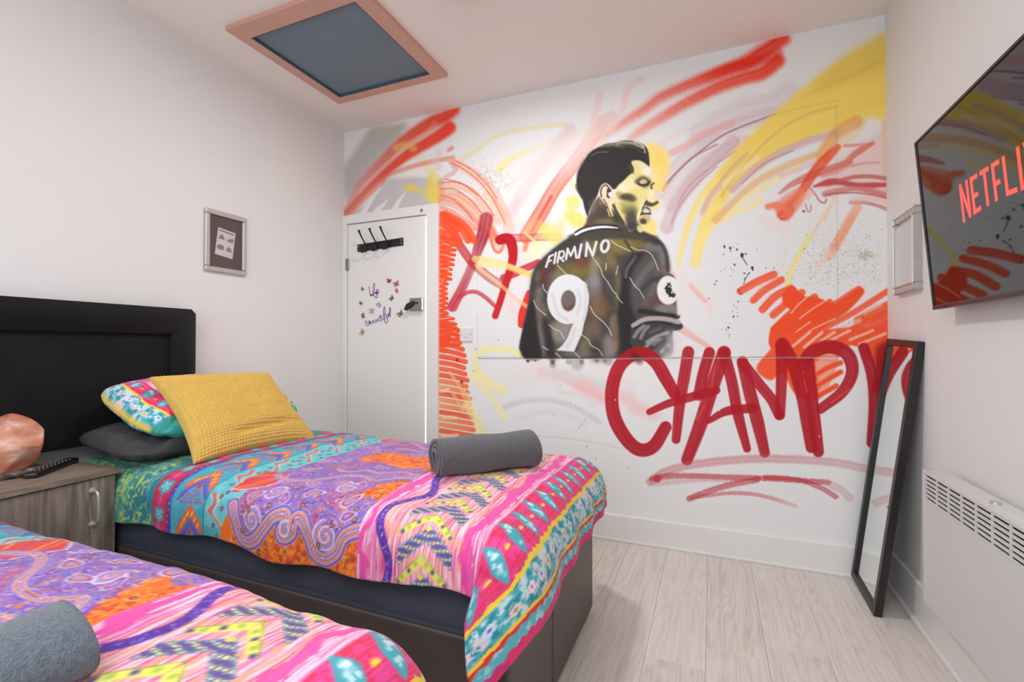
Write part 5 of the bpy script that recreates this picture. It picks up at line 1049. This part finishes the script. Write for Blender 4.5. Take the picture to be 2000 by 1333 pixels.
# ---------------------------------------------------------------- headboard
hb = thing('headboard', (XL, .85, .68), 'wide black velvet headboard with padded border on the wall', 'headboard')
b0, b1, z0, z1, bx = .08, 1.600, .685, 1.286, XL + .085
def pad(y0, y1, z0, z1, x1, r): return box(XL + .002, x1, y0, y1, z0, z1), r
bw, tw = .115, .125
ax = XL + .002
bm = bmesh.new()
n_ = 14
def padded(name, y0, y1, za, zb, depth, rnd_, seg=4):
    obj(name, box(ax, ax + depth, y0, y1, za, zb), M_VELVET, hb, bevel=rnd_, seg=seg, smooth=True)
padded('padded_panel', b0 + bw - .004, b1 - bw + .004, z0, z1 - tw + .004, .074, .010)
def mitred(name, pts, depth):
    bm = bmesh.new(); a = [bm.verts.new((ax, y, z)) for y, z in pts]; b = [bm.verts.new((ax + depth, y, z)) for y, z in pts]; k = len(pts)
    bm.faces.new(a); bm.faces.new(b[::-1])
    for i in range(k): bm.faces.new((a[i], b[i], b[(i + 1) % k], a[(i + 1) % k]))
    obj(name, bm, M_VELVET, hb, bevel=.020, seg=5, smooth=True)
cr_ = .022
mitred('padded_border', [(b0, z1 - cr_), (b0 + cr_, z1), (b1 - cr_, z1), (b1, z1 - cr_), (b1 - bw, z1 - tw), (b0 + bw, z1 - tw)], .092)
mitred('padded_border', [(b1, z0), (b1, z1 - cr_ - .002), (b1 - bw, z1 - tw - .002), (b1 - bw, z0)], .092)
mitred('padded_border', [(b0, z0), (b0 + bw, z0), (b0 + bw, z1 - tw - .002), (b0, z1 - cr_ - .002)], .092)
# ---------------------------------------------------------------- two beds: divan base, mattress in a navy sheet, printed duvet
def make_bed(yn, lab):
    r = thing('divan_bed', (-1.45, yn + .445, 0), lab, 'bed', 'twin divan beds')
    for a, b in ((0, .339), (.343, .889)): obj('base_half', box(XL + .03, -.461, yn + a, yn + b, .015, .350), M_LEATHER, r, bevel=.012, seg=3, smooth=False)
    for fx_ in (XL + .2, -.62):
        for fy in (.08, .81): obj('castor', lathe([(.001, 0), (.022, 0), (.022, .02), (.001, .02)], 14, at=(fx_, yn + fy, 0)), M_BEZEL, r)
    return r
bed1 = make_bed(1.094, 'dark brown divan bed base of the far bed, beside the mural')
bed2 = make_bed(-.245, 'dark brown divan bed base of the near bed')
def make_mattress(yn, lab):
    n, m = 150, 70; xs = np.linspace(XL + .035, -.474, n); L_ = xs[-1] - xs[0]
    prof = [(-.0, .352), (-.004, .40), (-.002, .46), (.004, .54), (.02, .562), (.05, .572)]
    ring = []
    P_ = []
    for u_, z_ in prof: ring.append((yn + .012 + u_, z_))
    ring += [(yn + .887 - u_, z_) for u_, z_ in prof[::-1]]
    ring = catmull(np.array(ring), 5); k = len(ring)
    nz_ = fbm(n, k, 14, 3, 77) - .5
    V = np.zeros((n, k, 3)); V[..., 0] = xs[:, None]; V[..., 1] = ring[None, :, 0]; V[..., 2] = ring[None, :, 1]
    side = np.where(np.arange(k) < k / 2, -1, 1)[None]; tens = np.clip((V[..., 2] - .36) / .1, 0, 1) * np.clip((.572 - V[..., 2]) / .05, 0, 1)
    V[..., 1] += side * (nz_ * .009 + .004 * np.sin(V[..., 0] * 9 + V[..., 2] * 26)) * tens
    Vf = V.reshape(-1, 3); Fa = grid_faces(n, k)
    o = link('mattress', mesh_arrays('mattress', Vf, Fa), M_SHEET)
    # closed foot and head ends
    for xx, idx in ((-.472, n - 1), (XL + .033, 0)):
        bm = bmesh.new(); bm.faces.new([bm.verts.new((xx, y_, z_)) for y_, z_ in ring]); obj('mattress_end', bm, M_SHEET, o)
    bm = bmesh.new(); box(XL + .035, -.466, yn + .006, yn + .883, .351, .36, bm); obj('mattress_underside', bm, M_SHEET, o)
    return tag(o, lab, 'mattress', 'mattresses in navy sheets')
make_mattress(1.094, 'mattress in a navy fitted sheet under the far patterned duvet')
make_mattress(-.245, 'mattress in a navy fitted sheet under the near patterned duvet')
cloth = paint_duvet()
d1 = link('duvet', duvet_mesh('duvet', BED1, cloth, 5), M_DUVET); tag(d1, 'multicoloured patterned duvet on the far bed beside the mural', 'duvet', 'patterned duvets')
BED2 = dict(BED1, Yn=BED1['Yn'] - 1.339, Yf=BED1['Yf'] - 1.339)
d2 = link('duvet', duvet_mesh('duvet', BED2, cloth, 12), M_DUVET); tag(d2, 'multicoloured patterned duvet on the near bed in the bottom left corner', 'duvet', 'patterned duvets')
# ---------------------------------------------------------------- pillows and cushion
def pillow_mesh(name, L_, W_, T_, M, n=90, seed=1, colour=None, flat=.42, creases=.012, rp=4.5):
    u = np.linspace(-1, 1, n); U, Vv = np.meshgrid(u, u, indexing='ij')
    ex = np.clip(1 - np.abs(U) ** 2.6, 0, 1) ** flat * np.clip(1 - np.abs(Vv) ** 2.6, 0, 1) ** flat
    k_ = np.maximum(np.maximum(np.abs(U), np.abs(Vv)), 1e-6) / np.maximum((np.abs(U) ** rp + np.abs(Vv) ** rp) ** (1 / rp), 1e-6)
    X_ = U * L_ / 2 * k_; Y_ = Vv * W_ / 2 * k_ * (1 - .05 * (1 - U ** 2))
    nz_ = fbm(n, n, n / 5, 4, seed) - .5
    out = []; cols = []
    for sg in (1, -1):
        Z_ = sg * (T_ / 2 * ex * (1 if sg > 0 else .75) + .002) + creases * 2.4 * nz_ * ex ** .5
        P_ = np.stack([X_, Y_, Z_], -1).reshape(-1, 3); out.append(P_)
        if colour is not None: cols.append(colour(U, Vv, sg).reshape(-1, 3))
    V = np.vstack(out); Fa = grid_faces(n, n); Fa = np.vstack([Fa, Fa[:, ::-1] + n * n])
    e = np.concatenate([np.arange(n), n * np.arange(1, n) + n - 1, (n - 1) * n + np.arange(n - 2, -1, -1), n * np.arange(n - 2, 0, -1)]); e2 = np.roll(e, -1)
    Fa = np.vstack([Fa, np.stack([e, e2, e2 + n * n, e + n * n], -1)])
    R3 = np.array(M.to_3x3()); V = V @ R3.T + np.array(M.translation)
    return mesh_arrays(name, V, Fa, np.vstack(cols) if cols else None)
def frame_of(c_, along, up_):
    a = Vector(along).normalized(); n_ = Vector(up_).normalized(); b = n_.cross(a).normalized(); n_ = a.cross(b)
    return Matrix(((a.x, b.x, n_.x, c_[0]), (a.y, b.y, n_.y, c_[1]), (a.z, b.z, n_.z, c_[2]), (0, 0, 0, 1)))
o = link('pillow', pillow_mesh('pillow', .86, .46, .15, frame_of((-2.155, 1.50, .712), (.02, 1, -.01), (.12, 0, 1)), seed=3, creases=.034), M_CHAR); tag(o, 'charcoal grey pillow lying under the patterned pillow', 'pillow')
def pil(U, Vv, sg):
    s_ = 1600 + 350 * np.abs(U) + 112 * np.clip((np.abs(U) - .70) / .30, 0, 1); t_ = 240 + 230 * Vv
    c_ = cloth.sample(np.clip(s_, 0, 2180), t_)
    teal = np.array([30, 150, 150]) / 255.; k = np.clip((-Vv - .72) / .06, 0, 1)[..., None]
    g = cloth.sample(np.clip(200 + 150 * U, 0, 500), 600 + 200 * Vv)
    c_ = c_ * (1 - k) + (teal * .7 + g * .3) * k
    return lin(255 * c_)
o = link('pillow', pillow_mesh('pillow', .77, .47, .20, frame_of((-2.165, 1.525, .828), (-.04, 1, -.03), (.42, 0, 1)), seed=8, n=170, colour=pil), M_DUVET); tag(o, 'pink and teal patterned pillow against the black headboard', 'pillow')
def cushion():
    A = np.array([-2.115, 1.225, .972]); B = np.array([-2.115, 1.790, .962]); Cc = np.array([-1.775, 1.780, .645]); D = np.array([-1.785, 1.190, .660])
    n = 262; u = np.linspace(0, 1, n); U, Vv = np.meshgrid(u, u, indexing='ij')
    def place(U, Vv):
        Uc = .5 + (U - .5) * (1 - .10 * 4 * Vv * (1 - Vv)); Vc = .5 + (Vv - .5) * (1 - .085 * 4 * U * (1 - U))
        u_, v_ = Uc[..., None], Vc[..., None]
        return (A * (1 - u_) + B * u_) * (1 - v_) + (D * (1 - u_) + Cc * u_) * v_
    N_ = np.cross(B - A, D - A); N_ = N_ / np.linalg.norm(N_); N_ = N_ if N_[0] > 0 else -N_
    prof = np.clip(1 - np.abs(2 * U - 1) ** 2.4, 0, 1) ** .5 * np.clip(1 - np.abs(2 * Vv - 1) ** 2.4, 0, 1) ** .5
    nz_ = fbm(n, n, n / 4, 3, 9) - .5
    waf = np.sqrt(np.abs(np.sin(np.pi * U * 44) * np.sin(np.pi * Vv * 38)) + 1e-6)
    fold = -.022 * np.exp(-((Vv - .84 + .10 * (U - .5)) / .035) ** 2) * np.clip((U - .25) / .15, 0, 1) * np.clip((1.0 - U) / .3, 0, 1)
    front = place(U, Vv) + (N_ * (.088 * prof + .024 * nz_ * prof + .0082 * waf + fold)[..., None])
    back = place(U, Vv) - (N_ * (.05 * prof + .001)[..., None])
    V = np.vstack([front.reshape(-1, 3), back[::1].reshape(-1, 3)]); Fa = grid_faces(n, n); Fa = np.vstack([Fa, Fa[:, ::-1] + n * n])
    e = np.concatenate([np.arange(n), n * np.arange(1, n) + n - 1, (n - 1) * n + np.arange(n - 2, -1, -1), n * np.arange(n - 2, 0, -1)]); e2 = np.roll(e, -1)
    return mesh_arrays('cushion', V, np.vstack([Fa, np.stack([e, e2, e2 + n * n, e + n * n], -1)]))
tag(link('cushion', cushion(), M_YELLOW), 'mustard yellow waffle cushion leaning on the far bed pillows', 'cushion')
# ---------------------------------------------------------------- rolled towels
def towel(name, c_, axis, L_, r_out, m, lab, seed, squash=.86, turns=3.2):
    n, k = 150, 60; th = np.linspace(0, turns * 2 * np.pi, n); r = np.linspace(.016, r_out, n); tk = np.full(n, (r_out - .016) / turns * .42); tk[-6:] *= np.linspace(1, .35, 6)
    tt = np.linspace(-.5, .5, k) * L_; a = Vector(axis).normalized(); up_ = Vector((0, 0, 1)); b = up_.cross(a).normalized()
    nz_ = fbm(n, k, 16, 4, seed) - .5
    ph = th - th[-1] - 2.3                                            # the loose end lies low on the front
    V = []
    for rr in (r + tk, r - tk):
        R_ = rr[:, None] * (1 + .05 * nz_) + .003 * np.sin(tt[None] * 30 + seed) * (np.arange(n) > n * .7)[:, None]
        x_ = R_ * np.cos(ph)[:, None] * 1.04; z_ = R_ * np.sin(ph)[:, None] * squash
        shift = (.010 * np.sin(th * .8) * (1 - np.linspace(0, 1, n)))[:, None]
        V.append(np.array(c_) + x_[..., None] * np.array(b) + z_[..., None] * np.array(up_) + ((tt[None] * (1 + .01 * np.sin(th * 2.)[:, None]) + shift)[..., None]) * np.array(a))
    Vf = np.vstack([V[0].reshape(-1, 3), V[1].reshape(-1, 3)]); F1 = grid_faces(n, k); N1 = n * k
    i = np.arange(n - 1); j = np.arange(k - 1)
    Fa = np.vstack([F1, F1[:, ::-1] + N1, np.stack([i * k, i * k + N1, (i + 1) * k + N1, (i + 1) * k], -1), np.stack([i * k + k - 1, (i + 1) * k + k - 1, (i + 1) * k + k - 1 + N1, i * k + k - 1 + N1], -1),
                    np.stack([j, j + 1, j + 1 + N1, j + N1], -1), np.stack([(n - 1) * k + j, (n - 1) * k + j + N1, (n - 1) * k + j + 1 + N1, (n - 1) * k + j + 1], -1)])
    return tag(link(name, mesh_arrays(name, Vf, Fa), m), lab, 'towel', 'rolled grey towels')
towel('rolled_towel', (-.760, 1.565, .714), (.26, .30, .0), .375, .078, M_TERRY, 'charcoal rolled towel on the far bed', 3)
towel('rolled_towel', (-.858, .178, .688), (.08, 1., .0), .42, .072, M_TERRY2, 'blue-grey rolled towel on the near bed', 14, squash=.66)
# ---------------------------------------------------------------- bedside cabinet with salt lamp and remote
cb = thing('bedside_cabinet', (-2.23, .875, 0), 'grey oak bedside cabinet between the two beds', 'cabinet')
MC = Matrix.Translation((-2.235, .870, 0)) @ Matrix.Rotation(math.radians(3), 4, 'Z')
obj('carcass', box(-.195, .180, -.160, .197, 0, .628), M_CABF, cb, bevel=.0015, M=MC)
obj('cabinet_top', box(-.200, .205, -.168, .205, .628, .650), M_CABT, cb, bevel=.0015, M=MC)
dr = obj('cabinet_door', box(.181, .197, -.159, .196, .03, .624), M_CABF, cb, bevel=.0015, M=MC)
hp = [(.197, .122, .585), (.222, .122, .582), (.230, .122, .565), (.232, .122, .525), (.230, .122, .485), (.222, .122, .468), (.197, .122, .465)]
hd = obj('handle', tube([MC @ Vector(p) for p in catmull(np.array(hp), 4)], .0048, n=10), M_SILVER, dr, 'brushed metal bow handle', smooth=True)
for z_ in (.585, .465): obj('handle_rose', lathe([(.001, 0), (.011, 0), (.009, .005), (.001, .006)], 16), M_SILVER, dr, M=MC @ Matrix.Translation((.197, .122, z_)) @ Matrix.Rotation(math.pi / 2, 4, 'Y'))
sl = thing('salt_lamp', (-2.275, .865, .65), 'pink rock salt lamp on the bedside cabinet', 'lamp')
bm = bmesh.new(); bmesh.ops.create_icosphere(bm, subdivisions=5, radius=1)
rq = random.Random(12); planes = []
for k in range(26):
    v_ = Vector((rq.gauss(0, 1), rq.gauss(0, 1), rq.gauss(.1, .8))).normalized(); planes.append((v_, rq.uniform(.72, .92)))
for v_ in bm.verts:
    p = v_.co.copy()
    for nn, dd in planes:
        e_ = p.dot(nn) - dd
        if e_ > 0: p -= nn * e_ * .97
    z_ = max(p.z, -.72); wv = 1.12 if z_ < 0 else 1.12 - .22 * z_
    v_.co = Vector((-2.275 + p.x * .098 * wv, .865 + p.y * .098 * wv, .664 + (z_ + .72) * .118))
obj('salt_rock', bm, M_ROCK, sl, smooth=True)
obj('lamp_foot', lathe([(.001, 0), (.086, 0), (.094, .006), (.096, .014), (.090, .020), (.001, .020)], 36, at=(-2.275, .865, .650)), M_BARK, sl, smooth=True)
rc = thing('remote_control', (-2.21, .965, .65), 'black remote control lying beside the salt lamp', 'remote')
pa, pb = Vector((-2.140, .868, .650)), Vector((-2.290, 1.058, .650)); ra = (pb - pa).normalized(); RL = (pb - pa).length
MR = Matrix(((ra.x, -ra.y, 0, pa.x), (ra.y, ra.x, 0, pa.y), (0, 0, 1, .6502), (0, 0, 0, 1)))
body = obj('remote_body', box(0, RL, -.022, .022, 0, .020), M_BEZEL, rc, bevel=.007, seg=3, smooth=True, M=MR)
for i in range(9):
    for j in range(3): obj('button', lathe([(.001, 0), (.0042, 0), (.0036, .002), (.001, .0022)], 8), M_RUBBER, body, M=MR @ Matrix.Translation((.03 + i * .021, -.012 + j * .012, .0195)))
